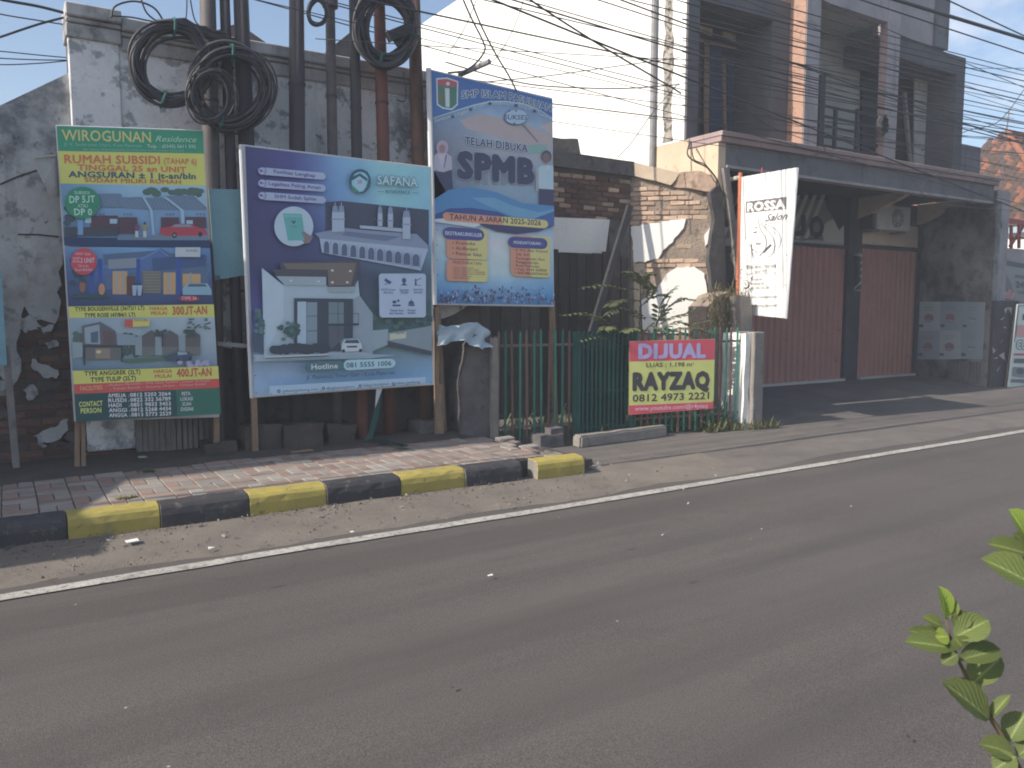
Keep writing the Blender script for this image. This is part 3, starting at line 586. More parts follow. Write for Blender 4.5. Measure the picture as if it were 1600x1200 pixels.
for k in range(5):
    P = [atY(612+k*2, 60+k*3, 7.78), atY(632, 44+k*3, 7.76), atY(640, 26+k*2, 7.8), atY(652, 20+k*2, 7.9)]; b.tube(P, .016, 6)
b.bar(atY(606,58,7.76), atY(640,44,7.76), .10, .07); solo('splice_box', b, M['black'], 'black cable splice enclosure hooked inside the heavy coil', 'splice box')
b = MB(); b.tube([atY(718,117,8.0), atY(765,96,7.6)], .03, 8); b.tube([atY(700,114,8.05), atY(740,110,7.8)], .012, 6)
solo('lamp_arm', b, M['steel'], 'short steel lamp arm sticking up over the blue school billboard', 'lamp arm')
# ---------------------------------------------------------------- ruined brick building behind the green fence
YR = 9.2
t = thing('ruined_building', 'ruined brick building with peeling plaster behind the green fence', 'ruin', (7, 8.9, 0))
K = Vector((7.95, YR, 0)); E_ = Vector((8.87, 8.43, 0)); ur = (E_-K).normalized(); nr = ur.cross(ZUP)
def rp(px, py, d=0.): p = atP(px, py, K+nr*d, nr); return p
def ruv(px, py): p = atP(px, py, K, nr); return ((p-K).dot(ur), p.z)
def lp(px, py, y=YR): return atY(px, py, y)
LEN = (E_-K).length
ztl, ztr = lp(985, 258).z, rp(1119, 278).z
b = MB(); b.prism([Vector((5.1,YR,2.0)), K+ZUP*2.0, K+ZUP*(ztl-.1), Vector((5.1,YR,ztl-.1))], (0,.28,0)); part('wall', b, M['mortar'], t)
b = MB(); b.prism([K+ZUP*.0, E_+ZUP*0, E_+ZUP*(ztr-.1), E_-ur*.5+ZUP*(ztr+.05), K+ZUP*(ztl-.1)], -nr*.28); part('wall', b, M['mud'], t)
b = MB(); b.prism([Vector((5.1,YR-.07,ztl-.145)), K+Vector((0,-.07,ztl-.165)), K+Vector((0,-.07,ztl+.04)), Vector((5.1,YR-.07,ztl+.07))], (0,.36,0)); part('cornice', b, M['conc_d'], t, rough=.010)
cb = [rp(985, 273, .06), rp(1048, 289, .06), rp(1056, 280, .06), rp(1062, 270, .06), rp(985, 252, .06)]
b = MB(); b.prism(cb, -nr*.34); part('cornice', b, M['beige'], t, rough=.008, label='cornice end coloured beige for the sun on it, broken off at the right')  # paler than the left concrete run, so sunlight is painted into the colour
b = MB(); q = [rp(1050, 291, .02), rp(1085, 296, .07), rp(1117, 300, .05), rp(1119, 276, .05), rp(1095, 268, .06), rp(1063, 268, .06)]; b.prism(q, -nr*.25); part('broken_cornice', b, M['brick_w'], t, rough=.018)
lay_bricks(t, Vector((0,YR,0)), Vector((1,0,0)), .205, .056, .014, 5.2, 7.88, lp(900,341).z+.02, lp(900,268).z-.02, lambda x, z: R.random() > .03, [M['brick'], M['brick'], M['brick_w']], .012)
rz = [ruv(a, c) for a, c in [(985,285),(1040,292),(1112,322),(1100,350),(1072,342),(1040,345),(985,353)]]
rz2 = [ruv(a, c) for a, c in [(1052,383),(1106,383),(1108,425),(1090,415),(1040,420),(1012,450),(1008,420),(1030,408)]]
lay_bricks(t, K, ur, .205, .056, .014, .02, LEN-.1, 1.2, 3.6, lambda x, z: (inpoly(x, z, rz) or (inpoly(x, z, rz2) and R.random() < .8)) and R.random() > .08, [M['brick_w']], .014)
q = [lp(862,342,YR-.03), lp(953,343,YR-.03), lp(946,397,YR-.03), lp(862,394,YR-.03)]; q[0].x -= .9; q[3].x -= .9
b = MB(); b.prism(q, (0,.04,0)); part('plaster_panel', b, M['white'], t)
def rpatch(poly, m, d=.028, name='plaster_patch'):
    P = jag([Vector(ruv(a, c)).to_3d() for a, c in poly], 0, .05)
    P = [p+Vector((R.uniform(-.012,.012), R.uniform(-.012,.012), 0)) for p in P]
    w = [K+ur*p.x+ZUP*p.y+nr*d for p in P]; bb = MB(); bb.prism(w, -nr*.05); part(name, bb, m, t)
rpatch([(986,354),(1071,342),(1067,357),(1050,378),(1032,396),(1029,404),(1006,409),(990,410)], M['limepatch'])
rpatch([(1002,520),(1001,470),(1024,454),(1042,427),(1056,419),(1085,417),(1099,427),(1104,452),(1104,520)], M['limepatch'])
rpatch([(990,411),(1007,413),(1005,446),(1000,470),(997,520),(991,520)], M['beige'], .02)
rpatch([(1101,367),(1110,355),(1109,378),(1102,385)], M['limepatch'])
b = MB()
for x0, x1 in ((952,968), (970,984)): b.prism([lp(x0,344,YR-.015), lp(x1,344,YR-.015), lp(x1,640,YR-.015), lp(x0,640,YR-.015)], (0,.2,0))
part('door_jamb', b, M['conc_d'], t)
q = MB(); q.prism([atY(a, c, 8.36) for a, c in ((1110,300),(1121,290),(1131,300),(1133,420),(1138,520),(1140,640),(1112,640),(1114,470),(1108,400),(1116,345))], (0,.06,0)); part('gap_shade_mass', q, M['near_black'], t, rough=.02)  # rough near-black mass added where the crumbly wall end lies in shade
b = MB(); b.prism([lp(985,370,YR-.02), K+Vector((.0,-.02,lp(985,370).z)), K+Vector((0,-.02,.3)), lp(985,640,YR-.02)], (0,.1,0))
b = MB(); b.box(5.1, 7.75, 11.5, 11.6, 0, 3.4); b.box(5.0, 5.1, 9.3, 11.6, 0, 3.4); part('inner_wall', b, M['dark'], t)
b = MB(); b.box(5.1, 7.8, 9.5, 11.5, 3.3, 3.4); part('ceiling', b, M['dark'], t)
# plank hoarding closing the plot
hp = thing('plank_hoarding', 'hoarding of dark weathered upright planks behind the green fence', 'hoarding', (5.6, 9.12, 0))
x = 4.83; k = 0
while x < 7.75:
    w = R.uniform(.13, .19); q = MB(); h = (2.05 if x < 6.2 else 2.4)+R.uniform(-.05,.05); y = 9.12+R.uniform(-.012,.012)
    q.box(x, x+w-.008, y, y+.025, .12, h); part('plank', q, M['plank'] if x < 6.1 else M['timber_d'], hp); x += w
b = MB(); b.box(4.83, 7.7, 9.162, 9.193, 1.7, 1.8); b.box(4.83, 7.7, 9.162, 9.193, .6, .7); part('rail', b, M['timber_d'], hp)
b = MB(); b.bar(atY(984,322,9.05), atY(924,520,8.75), .09, .06); solo('timber_brace', b, M['black'], 'dark timber leaning diagonally in front of the ruined doorway', 'timber')
b = MB(); b.prism(pts([(850,214),(903,217),(909,246),(850,244)], 10.4), (0,1.2,0)); solo('roof_parapet', b, M['conc_d'], 'small grey concrete block on the roof behind the ruined cornice', 'parapet', rough=.012)
b = MB(); q0 = atY(1133,262,8.36); q1 = atY(1165,520,8.30); b.bar(q0, q1, .11, .05); solo('grey_plank', b, M['timber_g'], 'tall grey plank leaning against the corner of the shophouse', 'plank', rough=.004)
b = MB(); q = [atY(a, c, 8.0) for a, c in ((1104,480),(1120,462),(1140,455),(1158,462),(1160,640),(1104,640))]; b.prism(q, (0,.35,0)); solo('rubble_mound', b, M['mud'], 'crumbling brown rubble heap with dry grass below the grey plank', 'rubble', rough=.03)
b = MB(); q = [atY(a, c, 7.75) for a, c in ((1157,462),(1174,466),(1176,640),(1158,640))]; b.prism(q, (0,.2,0)); solo('concrete_stub', b, M['conc'], 'small concrete post stub in front of the white salon sign', 'post', rough=.012)
# ---------------------------------------------------------------- shophouse
XB, YC, YF, YS, XR = 8.9, 8.4, 9.1, 10.2, 17.12
t = thing('shophouse', 'two-storey shophouse with charcoal window frames and brown roller doors', 'shophouse', (12.5, 9.5, 0))
SH = t
b = MB(); P = [(XB,9.103,4.172),(XB,18.6,4.172),(XB,18.6,8.45),(XB,9.103,8.45)]; b.prism(P, (.15,0,0)); b.box(XB, XB+.15, 9.8, 18.6, 0, 4.167); part('side_wall', b, M['sidewall'], t)
b = MB(); b.box(XB, XB+.15, YC, 9.798, 0, 4.019); b.box(XB, XB+.13, 9.002, 9.798, 4.019, 4.168); part('side_wall', b, M['beige'], t, label='peach stained lower part of the white side wall')
ya, yb = atX(1052,100,XB).y, atX(1038,100,XB).y
b = MB(); P = jag([Vector((XB-.006, ya, 4.2)), Vector((XB-.006, yb, 4.2)), Vector((XB-.006, yb+.02, 8.4)), Vector((XB-.006, ya+.03, 8.4))], 0, .15); P = [p+Vector((0, R.uniform(-.03,.03), 0)) for p in P]; b.prism(P, (.01,0,0)); part('mossy_streak', b, M['mossy'], t)
yp = atX(1025,120,XB).y; b = MB(); b.tube([(XB-.06,yp,3.75),(XB-.06,yp,8.5)], .045, 10)
for z in (4.6, 6.2, 7.8): b.box(XB-.11, XB, yp-.02, yp+.02, z, z+.03)
part('downpipe', b, M['steel'], t)
b = MB(); b.box(XB+.15, 16.4, 9.3, 18.6, 8.30, 8.44); b.box(16.25, 16.4, 9.97, 18.6, 4.17, 8.3); part('roof', b, M['conc_d'], t)
# first-floor slab with lip, fascia, soffit
b = MB(); b.box(XB-.02, 16.62, 8.33, 9.0, 4.02, 4.10); b.box(XB-.03, 16.63, 8.30, 9.0, 4.10, 4.17); part('slab_lip', b, M['pink'], t, bevel=.008)
b = MB(); b.box(XB+.152, 16.58, YC, YC+.14, 3.71, 4.018); part('fascia', b, M['fascia'], t, bevel=.006)
b = MB(); b.box(XB+.16, 16.56, YC-.03, YC+.14, 3.668, 3.708); part('drip_trim', b, M['greywall'], t)
b = MB(); b.box(XB+.15, 16.75, YC+.14, YS+.3, 3.86, 4.16); part('soffit', b, M['near_black'], t)
for x in (14.78, 16.9, 11.4): b = MB(); b.prism([(x,9.0,3.86),(x,10.15,3.86),(x,10.15,3.45),(x,9.9,3.5)], (.16,0,0)); part('bracket', b, M['beige'], t)
# upstairs bays
def P9(px, py, y=YF): return atY(px, py, y)
XP0, XP1 = 11.21, 11.58
xl, xr_, zb = P9(1090,100).x, P9(1203,100).x, P9(1150,18).z
b = MB(); b.box(XB-.004, xl, YF-.04, 9.10, 4.172, zb); b.box(XB+.152, xl, 9.10, 9.9, 4.172, zb); b.box(xr_, XP0-.004, YF-.04, 9.9, 4.172, zb); b.box(XB-.004, XP0-.004, YF-.04, 9.10, zb, zb+.36); b.box(XB+.152, XP0-.004, 9.10, 9.9, zb, zb+.36); part('bay_frame', b, M['charcoal'], t, bevel=.01)
b = MB(); b.box(xl, xr_, 9.88, 9.95, 4.17, zb); part('bay_back', b, M['near_black'], t)
def pan(pl, y, m, name, d=.03):
    q = MB(); q.prism([atY(a, c, y) for a, c in pl], (0,d,0)); return part(name, q, m, t)
pan([(1091,32),(1113,38),(1113,56),(1091,49)], 9.84, M['beige'], 'vent_panel'); pan([(1130,36),(1163,47),(1162,70),(1130,59)], 9.84, M['beige'], 'vent_panel')
for pl in ([(1101,64),(1109,64),(1108,212),(1100,212)], [(1129,90),(1134,90),(1136,215),(1131,215)], [(1156,76),(1162,78),(1165,216),(1159,215)], [(1088,58),(1168,78),(1168,82),(1088,62)]): pan(pl, 9.82, M['timber'], 'door_frame')
pan([(1110,70),(1128,75),(1130,215),(1109,215)], 9.85, flat('faded_blue_door', (.055,.075,.12)), 'door_leaf'); pan([(1137,80),(1155,84),(1158,216),(1138,216)], 9.85, flat('faded_blue_door', (.055,.075,.12)), 'door_leaf')
pan([(1181,62),(1201,68),(1199,95),(1180,90)], 9.83, M['olive'], 'vent_panel'); pan([(1180,96),(1196,99),(1193,217),(1177,217)], 9.83, M['acwhite'], 'window_board'); pan([(1196,95),(1200,95),(1198,218),(1193,218)], 9.80, M['black'], 'window_stile')
b = MB(); b.box(XP0, XP0+.012, 8.76, 9.3, 4.17, 8.45); part('pilaster_lit_side', b, M['pinkbrick'], t)  # slab coloured the salmon of the sunlit face; front takes the shaded grey
b = MB(); b.box(XP0+.014, XP1, 8.75, 9.1, 4.17, 8.45); part('pilaster', b, M['greywall'], t, bevel=.006)
b = MB(); b.box(XB+.151, XP0-.002, 9.12, 9.3, zb+.362, 8.45); part('upper_wall', b, M['pinkbrick'], t)  # sunlit salmon painted on a face turned from the sun
XC0, XC1 = 13.43, 13.80; yci = atX(1371,150,13.43).y; zh = atY(1386,33,8.75).z
b = MB(); b.box(XC0+.014, XC1, 8.75, yci, 4.17, 8.45); part('column', b, M['greywall'], t, bevel=.006)
b = MB(); b.box(XC0, XC0+.012, 8.76, yci-.005, 4.17, zh); part('column_side', b, M['pink'], t)
b = MB(); b.box(XP1+.002, XC0-.002+.012, 8.77, 9.0, zh, 8.45); part('header_wall', b, M['greywall'], t)
b = MB(); b.box(XP0+.05, 15.15, 9.92, 10.0, 4.17, 8.3); part('room_wall', b, M['olive'], t)
b = MB(); b.box(XP1, XC0, 9.0, 9.92, zh+.02, zh+.1); part('ceiling', b, M['olive'], t)
pan([(1348,86),(1378,76),(1378,250),(1346,250)], 9.86, M['dark'], 'dark_opening_panel', .05)  # black panel painted for the unlit depth of the doorway
z6 = atY(1450,76,YF).z
b = MB(); b.box(XC1+.003, 15.25, 9.0, 9.3, z6+.02, 8.45); part('upper_wall', b, M['greywall'], t); b = MB(); b.box(15.253, 15.72, 8.97, 9.3, z6+.02, 8.45); part('upper_wall', b, M['fascia'], t)
xa, xb2 = P9(1479,150,9.2).x, 16.47; zt = P9(1450,112,9.2).z
b = MB(); b.box(XC1+.003, xb2, 9.02, 9.9, zt, z6); b.box(xa, xb2, 9.02, 9.9, 4.17, zt-.0); part('bay_frame', b, M['charcoal'], t, bevel=.01)
pan([(1398,110),(1430,118),(1428,262),(1394,256)], 9.8, M['dark'], 'dark_opening_panel'); pan([(1430,116),(1464,124),(1463,268),(1428,262)], 9.6, M['olive'], 'window_board'); pan([(1464,124),(1480,126),(1478,270),(1462,268)], 9.62, M['near_black'], 'window_stile')  # the first panel paints the unlit doorway black
b = MB(); b.bar(atY(1413,145,9.6), atY(1423,262,9.4), .09, .05); part('loose_plank', b, M['timber_g'], t)
b = MB(); b.box(15.2, 16.47, 9.9, 9.96, 4.17, zt); part('bay_back', b, M['near_black'], t)
rl = thing('balcony_railing', 'black balcony railing upstairs between the two pale columns', 'railing', (12.3, 8.85, 4.17))
xs0, xs1 = atY(1284,200,8.85).x, atY(1372,200,8.85).x
q = MB(); q.box(xs0-.14, xs0, 8.8, 8.9, 4.17, atY(1280,118,8.85).z); part('post', q, M['black'], rl)
for px in (1305, 1339): x = atY(px,200,8.85).x; q = MB(); q.box(x-.03, x+.03, 8.83, 8.88, 4.17, atY(px,170,8.85).z); part('baluster', q, M['black'], rl)
for py in (172, 188, 203, 219, 233): z = atY(1320,py,8.85).z; q = MB(); q.box(xs0, xs1, 8.84, 8.87, z-.018, z+.018); part('rail', q, M['black'], rl)
b = MB(); P = []
for i in range(60): a = i*.7; P.append(atY(1379,196,8.62)+Vector((math.cos(a)*(.09+.03*R.random()), R.uniform(-.05,.05), math.sin(a)*.17*R.uniform(.8,1.1))))
b.tube(P, .018, 5); b.box(*sum([[atY(1374,198,8.66).x, atY(1383,198,8.66).x], [8.64,8.74], [atY(1379,208,8.66).z, atY(1379,186,8.66).z]], [])); solo('cable_junction', b, M['black'], 'black tangle of cables bunched on the pale balcony column', 'cable bundle')
# ground floor
wl = [(11.35, 14.55), (15.0, 17.0)]
def rolldoor(x0, x1, z0, z1, label):
    d = thing('roller_door', label, 'roller door', ((x0+x1)/2, YS, z0)); n = round((x1-x0)/.172); w = (x1-x0)/n
    me = None
    for i in range(n):
        if me is None:
            q = MB(); q.prism([(0,0,0),(w*.18,-.035,0),(w*.62,-.035,0),(w*.8,0,0),(w,0,0),(w,.02,0),(0,.02,0)], (0,0,z1-z0)); me = q.mesh('slat', M['shutter'])
        inst('slat', me, d, Matrix.Translation((x0+i*w, YS, z0)))
    q = MB(); q.box(x0, x1, YS-.05, YS+.05, z1, z1+.07); part('head_rail', q, M['near_black'], d)
    q = MB(); q.box(x0, x1, YS-.12, YS+.02, .1, .2); part('threshold', q, M['acwhite'], d)
rolldoor(11.35, 14.5, .2, 2.82, 'wide brown-red roller door, partly behind the white salon sign'); rolldoor(15.0, 17.02, .2, 2.86, 'narrow brown-red roller door right of the black pillar')
b = MB(); b.box(14.51, 14.97, 10.13, 10.3, .05, 3.86); part('pillar', b, M['near_black'], SH, bevel=.01)
b = MB(); b.box(17.03, XR+.05, 10.12, 10.3, .05, 3.86); b.box(9.05, 11.33, YS, YS+.1, .05, 2.85); b.box(9.05, XR, YS+.02, YS+.1, 2.93, 3.86); part('front_wall', b, M['near_black'], SH)
b = MB(); b.box(15.0, 17.02, YS-.02, YS+.018, 2.95, 3.4); part('vent_panel', b, M['beige'], SH, label='dim beige panel below the air conditioner')
b = MB(); b.box(15.0, 15.3, YS-.03, YS+.015, 3.40, 3.8); part('vent_panel', b, M['greywall'], SH)
# party wall with column
b = MB(); b.prism([(16.5,8.3,0),(17.16,10.35,0),(17.36,10.35,0),(16.70,8.3,0)], (0,0,3.72)); part('party_wall', b, M['partywall'], SH)
PWU = Vector((-.66,-2.05,0)).normalized(); PWO = Vector((16.5,8.3,0)); PWN = PWU.cross(ZUP)
b = MB()
for i in range(11): q = PWO-PWU*(.18+i*.075); b.bar(q+ZUP*.12+PWN*.004, q+ZUP*.55+PWN*.004, .04, .03, 0, PWU)
part('ribbed_skirting', b, M['fascia'], SH)
# air conditioner
c0 = atY(1372,318,9.8); c1 = atY(1422,362,9.8)
ac = thing('air_conditioner', 'white outdoor air conditioner unit hung above the narrow roller door', 'air conditioner', (c0.x, 9.8, c1.z))
b = MB(); b.box(c0.x, c1.x, 9.8, 10.12, c1.z, c0.z); part('case', b, M['acwhite'], ac, bevel=.015)
cx, cz, rr = c0.x+(c1.x-c0.x)*.60, (c0.z+c1.z)/2, (c0.z-c1.z)*.40
b = MB(); P = [Vector((cx+rr*math.cos(a*PI/12), 9.794, cz+rr*math.sin(a*PI/12))) for a in range(24)]; b.prism(P, (0,.012,0)); part('fan_opening', b, M['grille'], ac)
for k in range(4): rk = rr*(.28+.22*k); part('grille_ring', MB().tube([Vector((cx+rk*math.cos(a*PI/10), 9.785, cz+rk*math.sin(a*PI/10))) for a in range(20)], .008, 5, closed=True), M['acwhite'], ac)
for k in range(4): a = k*PI/4; part('grille_bar', MB().tube([Vector((cx-rr*math.cos(a), 9.782, cz-rr*math.sin(a))), Vector((cx+rr*math.cos(a), 9.782, cz+rr*math.sin(a)))], .008, 5), M['acwhite'], ac)
part('hub', MB().tube([(cx,9.79,cz),(cx,9.775,cz)], rr*.2, 12), M['acwhite'], ac)
b = MB(); b.box(c0.x-.1, c0.x-.005, 9.84, 10.12, c1.z, c0.z-.03); part('condenser_fins', b, M['grille'], ac)
b = MB(); b.box(c0.x+.1, c0.x+.14, 9.82, 10.2, c1.z-.05, c1.z-.003); part('bracket', b, M['steel'], ac); b = MB(); b.box(c1.x-.14, c1.x-.1, 9.82, 10.2, c1.z-.05, c1.z-.003); part('bracket', b, M['steel'], ac)
# striped barber pole on the black pillar
bp = thing('barber_pole', 'narrow striped barber pole fixed to the black pillar between the doors', 'barber pole', (15.05, 9.9, 1.8))
p0 = atY(1340,452,9.93); p1 = atY(1340,400,9.93)
part('tube', MB().tube([p0, p1], .06, 12), M['black'], bp)
b = MB()
for k in range(5):
    P = [Vector((p0.x+.064*math.cos(a), 9.93+.064*math.sin(a), p0.z+(p1.z-p0.z)*(k/5+.03)+.09*(a-PI)/1.5)) for a in [PI*.85+i*PI*1.25/8 for i in range(9)]]
    b.add(P+[p+ZUP*.045 for p in P], [(i, i+1, i+10, i+9) for i in range(8)])
part('stripes', b, M['acwhite'], bp)
part('cap', MB().tube([p0-ZUP*.04, p0], .07, 12).tube([p1, p1+ZUP*.05], .07, 12), M['steel'], bp)
# ---------------------------------------------------------------- neighbours on the far right
b = MB(); b.prism([(16.745,8.42,0),(17.25,8.42,0),(17.25,9.2,0),(17.02,9.2,0)], (0,0,atY(1565,298,8.42).z)); solo('pier_wall', b, M['greywall'], 'grey rendered pier with a hole right of the shophouse canopy', 'wall', rough=0)
b = MB(); p = atY(1562,352,8.41); b.tube([p, p+Vector((0,.008,0))], .07, 10); b.tube([p+Vector((0,-.004,0)), p+Vector((0,.0,0))], .09, 10); link_o = solo('pipe_hole', b, M['near_black'], 'round dark pipe hole in the grey pier', 'pipe hole')
b = MB(); zt2 = atY(1500,224,9.6).z; b.box(16.5, 18.3, 9.6, 9.8, 3.9, zt2)
for x in (17.1, 17.7): b.box(x, x+.015, 9.594, 9.6, 3.9, zt2)
solo('roof_wall', b, M['fascia'], 'grey parapet wall standing on the roof beside the charcoal bay', 'wall')
b = MB(); z1 = atY(1580,388,8.5).z; b.box(17.255, 24, 8.5, 8.8, 0, z1); solo('street_wall', b, M['greywall'], 'low grey street wall hung with banners at the right edge', 'wall')
b = MB(); b.box(16.5, 17.45, 8.235, 8.298, .05, 1.78); solo('poster_board', b, M['near_black'], 'black board with torn pale poster scraps beside the standing banner', 'board')
b = MB()
for k in range(16):
    p = Vector((R.uniform(16.6,17.35), 8.233, R.uniform(.3,1.7))); P = [p+Vector((R.uniform(-.14,.14), 0, R.uniform(-.1,.1))) for _ in range(3)]; b.prism(P, (0,.004,0))
solo('poster_scraps', b, M['cloth'], 'torn scraps of pale posters pasted on the black board', 'poster scraps')
t = thing('tiled_house', 'house with an orange clay tiled roof at the right edge', 'house', (25, 13, 0))
R0 = atY(1573,209,14.6); ze = atY(1590,338,11.2).z; ye = 11.2; yr = 14.6
C0 = Vector((R0.x-3.2, ye, ze)); R1 = R0+Vector((9,0,0)); C1 = Vector((R0.x+12, ye, ze))
b = MB(); b.add([C0, C1, R1, R0], [(0,1,2,3)]); CB = Vector((R0.x-3.2, 2*yr-ye, ze)); b.add([CB, C0, R0], [(0,1,2)]); part('roof_deck', b, M['timber_d'], t)
b = MB(); sl_ = (R0.z-ze)/(yr-ye); nrow = 19
for i in range(nrow):
    f = i/nrow; y = ye+(yr-ye)*f; z = ze+(R0.z-ze)*f; xL = C0.x+3.2*f
    for j in range(46):
        x = xL+.05+j*.235+(R.random()-.5)*.02; dy = (yr-ye)/nrow*1.25; lift = .03+R.uniform(0,.035)
        if x > R1.x: break
        ring = [(0,0),(.05,.045),(.12,.06),(.19,.045),(.225,-.005)]
        a = [Vector((x+u, y-.03, z-.03*sl_+lift+w)) for u, w in ring]; c = [Vector((x+u, y+dy, z+dy*sl_+.012+w)) for u, w in ring]
        b.add(a+c, [(q, q+1, q+6, q+5) for q in range(4)]+[(0,4,3,2,1)], int(R.random() > .26))
for i in range(nrow):
    f = i/nrow; x = C0.x+3.2*f; z = ze+(R0.z-ze)*f; y0 = ye+(yr-ye)*f; y1 = 2*yr-y0; dx = 3.2/nrow*1.25; sx = (R0.z-ze)/3.2; y = y0
    while y < y1:
        lift = .03+R.uniform(0,.035); a = [Vector((x-.03, y+u, z-.03*sx+lift+w)) for u, w in ring]; c = [Vector((x+dx, y+u, z+dx*sx+.012+w)) for u, w in ring]
        b.add(a+c, [(q, q+5, q+6, q+1) for q in range(4)]+[(0,1,2,3,4)], int(R.random() > .16)); y += .235
part('roof_tiles', b, [M['tile'], M['tile_d']], t, kind='stuff')  # orange tiles scattered among dark ones imitate sun catching the tile edges
part('ridge', MB().tube([R0+ZUP*.06, R1+ZUP*.06], .11, 8).tube([C0+ZUP*.06, R0+ZUP*.06], .10, 8), M['tile'], t)
b = MB(); b.box(C0.x+.4, C1.x, ye+.5, yr*2-ye-.5, 0, ze-.15); part('wall', b, M['white'], t)
b = MB(); b.box(C0.x, C1.x, ye-.02, ye+.02, ze-.2, ze-.02); part('fascia_board', b, M['redpaint'], t)
b = MB(); p0 = atY(1561,296,9.9); p1 = atY(1577,172,9.9); b.tube([p0, p0.lerp(p1,.5), p1], [.02,.018,.014], 8)
for k in range(5): q = p0.lerp(p1, .80+.05*k); b.tube([q+Vector((-.32+.03*k,0,0)), q+Vector((.32-.03*k,.0,.02))], .007, 5)
solo('tv_antenna', b, M['acwhite'], 'thin white aerial mast against the sky beside the tiled roof', 'antenna')
b = MB()
for a, c in (((1578,372),(1600,372)), ((1578,385),(1600,352)), ((1580,352),(1580,388)), ((1592,350),(1592,388))): b.bar(atY(*a, 10.5), atY(*c, 10.5), .06, .06)
b.box(atY(1574,342,10.5).x, 30, 10.45, 10.6, atY(1580,350,10.5).z, atY(1580,342,10.5).z); solo('red_gantry', b, M['redpaint'], 'red beam and rusty braces below the tiled roof edge', 'beam')
# ---------------------------------------------------------------- signs: printed boards drawn on their own real planes
TXT = []; BOARDS = []
class Board:
    def __init__(s, root, o, u, step=.0003):
        s.root = root; s.o = Vector(o); s.u = Vector(u).normalized(); s.n = s.u.cross(ZUP); s.k = 0; s.g = {}; s.step = step
    def P(s, px, py, lift=0.): return atP(px, py, s.o, s.n) + s.n*lift
    def grp(s, name, mat):
        g = s.g.setdefault(name, (MB(), []))
        if mat not in g[1]: g[1].append(mat)
        return g[0], g[1].index(mat)
    def up(s): s.k += 1; return .002+s.k*s.step
    def poly(s, px, mat, name='printed_picture'):
        b, i = s.grp(name, mat); l = s.up(); b.add([s.P(a, c, l) for a, c in px], [tuple(range(len(px)-1, -1, -1))], i)
    def ell(s, cx, cy, rx, ry, mat, name='printed_picture', n=22, a0=0., a1=2*PI):
        s.poly([(cx+rx*math.cos(a0+(a1-a0)*i/n), cy+ry*math.sin(a0+(a1-a0)*i/n)) for i in range(n+(0 if a1-a0 > 6.28 else 1))], mat, name)
    def rr(s, tl, tr, br, bl, mat, r=.5, name='printed_picture'):
        L = math.hypot(tr[0]-tl[0], tr[1]-tl[1]); H = math.hypot(bl[0]-tl[0], bl[1]-tl[1]); rad = r*min(L, H); fx, fy = rad/L, rad/H; P = []
        for cx, cy, a in ((1-fx, fy, -90), (1-fx, 1-fy, 0), (fx, 1-fy, 90), (fx, fy, 180)):
            for k in range(6):
                t = math.radians(a+18*k); P.append((cx+fx*math.cos(t), cy+fy*math.sin(t)))
        bi = lambda x, y: tuple((tl[i]*(1-x)+tr[i]*x)*(1-y)+(bl[i]*(1-x)+br[i]*x)*y for i in (0, 1))
        s.poly([bi(*p) for p in P], mat, name)
    def stroke(s, px, w, mat, name='printed_picture'):
        n = len(px); A, B = [], []
        for i in range(n):
            p, q = px[max(i-1, 0)], px[min(i+1, n-1)]; dx, dy = q[0]-p[0], q[1]-p[1]; l = math.hypot(dx, dy) or 1
            ww = w*(.35+.65*math.sin(PI*min(.5, (i+.15)/n*1) if i < n/2 else PI*min(.5, (n-i-.85)/n))) if n > 3 else w
            A.append((px[i][0]-dy/l*ww/2, px[i][1]+dx/l*ww/2)); B.append((px[i][0]+dy/l*ww/2, px[i][1]-dx/l*ww/2))
        b, k = s.grp(name, mat); lft = s.up()
        for i in range(n-1): b.add([s.P(*A[i], lft), s.P(*A[i+1], lft), s.P(*B[i+1], lft), s.P(*B[i], lft)], [(0,1,2,3)], k)
    def grad(s, q, rows, name='printed_picture'):
        """colour wash of the print itself: a grid of ink colours carried by a colour attribute"""
        nr, nc = len(rows), len(rows[0]); l = s.up(); f = 3; NX, NY = (nc-1)*f, (nr-1)*f; V, Cc, Fc = [], [], []
        for j in range(NY+1):
            for i in range(NX+1):
                x, y = i/NX, j/NY; px = tuple((q[0][k]*(1-x)+q[1][k]*x)*(1-y)+(q[3][k]*(1-x)+q[2][k]*x)*y for k in (0, 1)); V.append(s.P(*px, l))
                gx, gy = min(int(i/f), nc-2), min(int(j/f), nr-2); u, v = i/f-gx, j/f-gy; c = []
                for k in range(3):
                    a = rows[gy][gx][k]*(1-u)+rows[gy][gx+1][k]*u; d = rows[gy+1][gx][k]*(1-u)+rows[gy+1][gx+1][k]*u; c.append(a*(1-v)+d*v)
                Cc.append(ink(c))
        for j in range(NY):
            for i in range(NX): a = j*(NX+1)+i; Fc.append((a, a+NX+1, a+NX+2, a+1))
        b = MB(); b.add(V, Fc); me = b.mesh('printed_background', GRADM); at = me.color_attributes.new('ink', 'FLOAT_COLOR', 'POINT')
        for i, c in enumerate(Cc): at.data[i].color = (*c, 1)
        link('printed_background', me, s.root)
    def txt(s, t, a, b, h, mat, bold=.0, name='lettering', shear=0., out=None, sp=1.):
        if out: TXT.append((s, t, a, b, h, out[0], bold+out[1], name, shear, s.up(), sp, bold))
        TXT.append((s, t, a, b, h, mat, bold, name, shear, s.up(), sp, bold))
    def build(s): BOARDS.append(s)
    def finish(s):
        for nm, (b, ms) in s.g.items(): part(nm, b, ms, s.root)
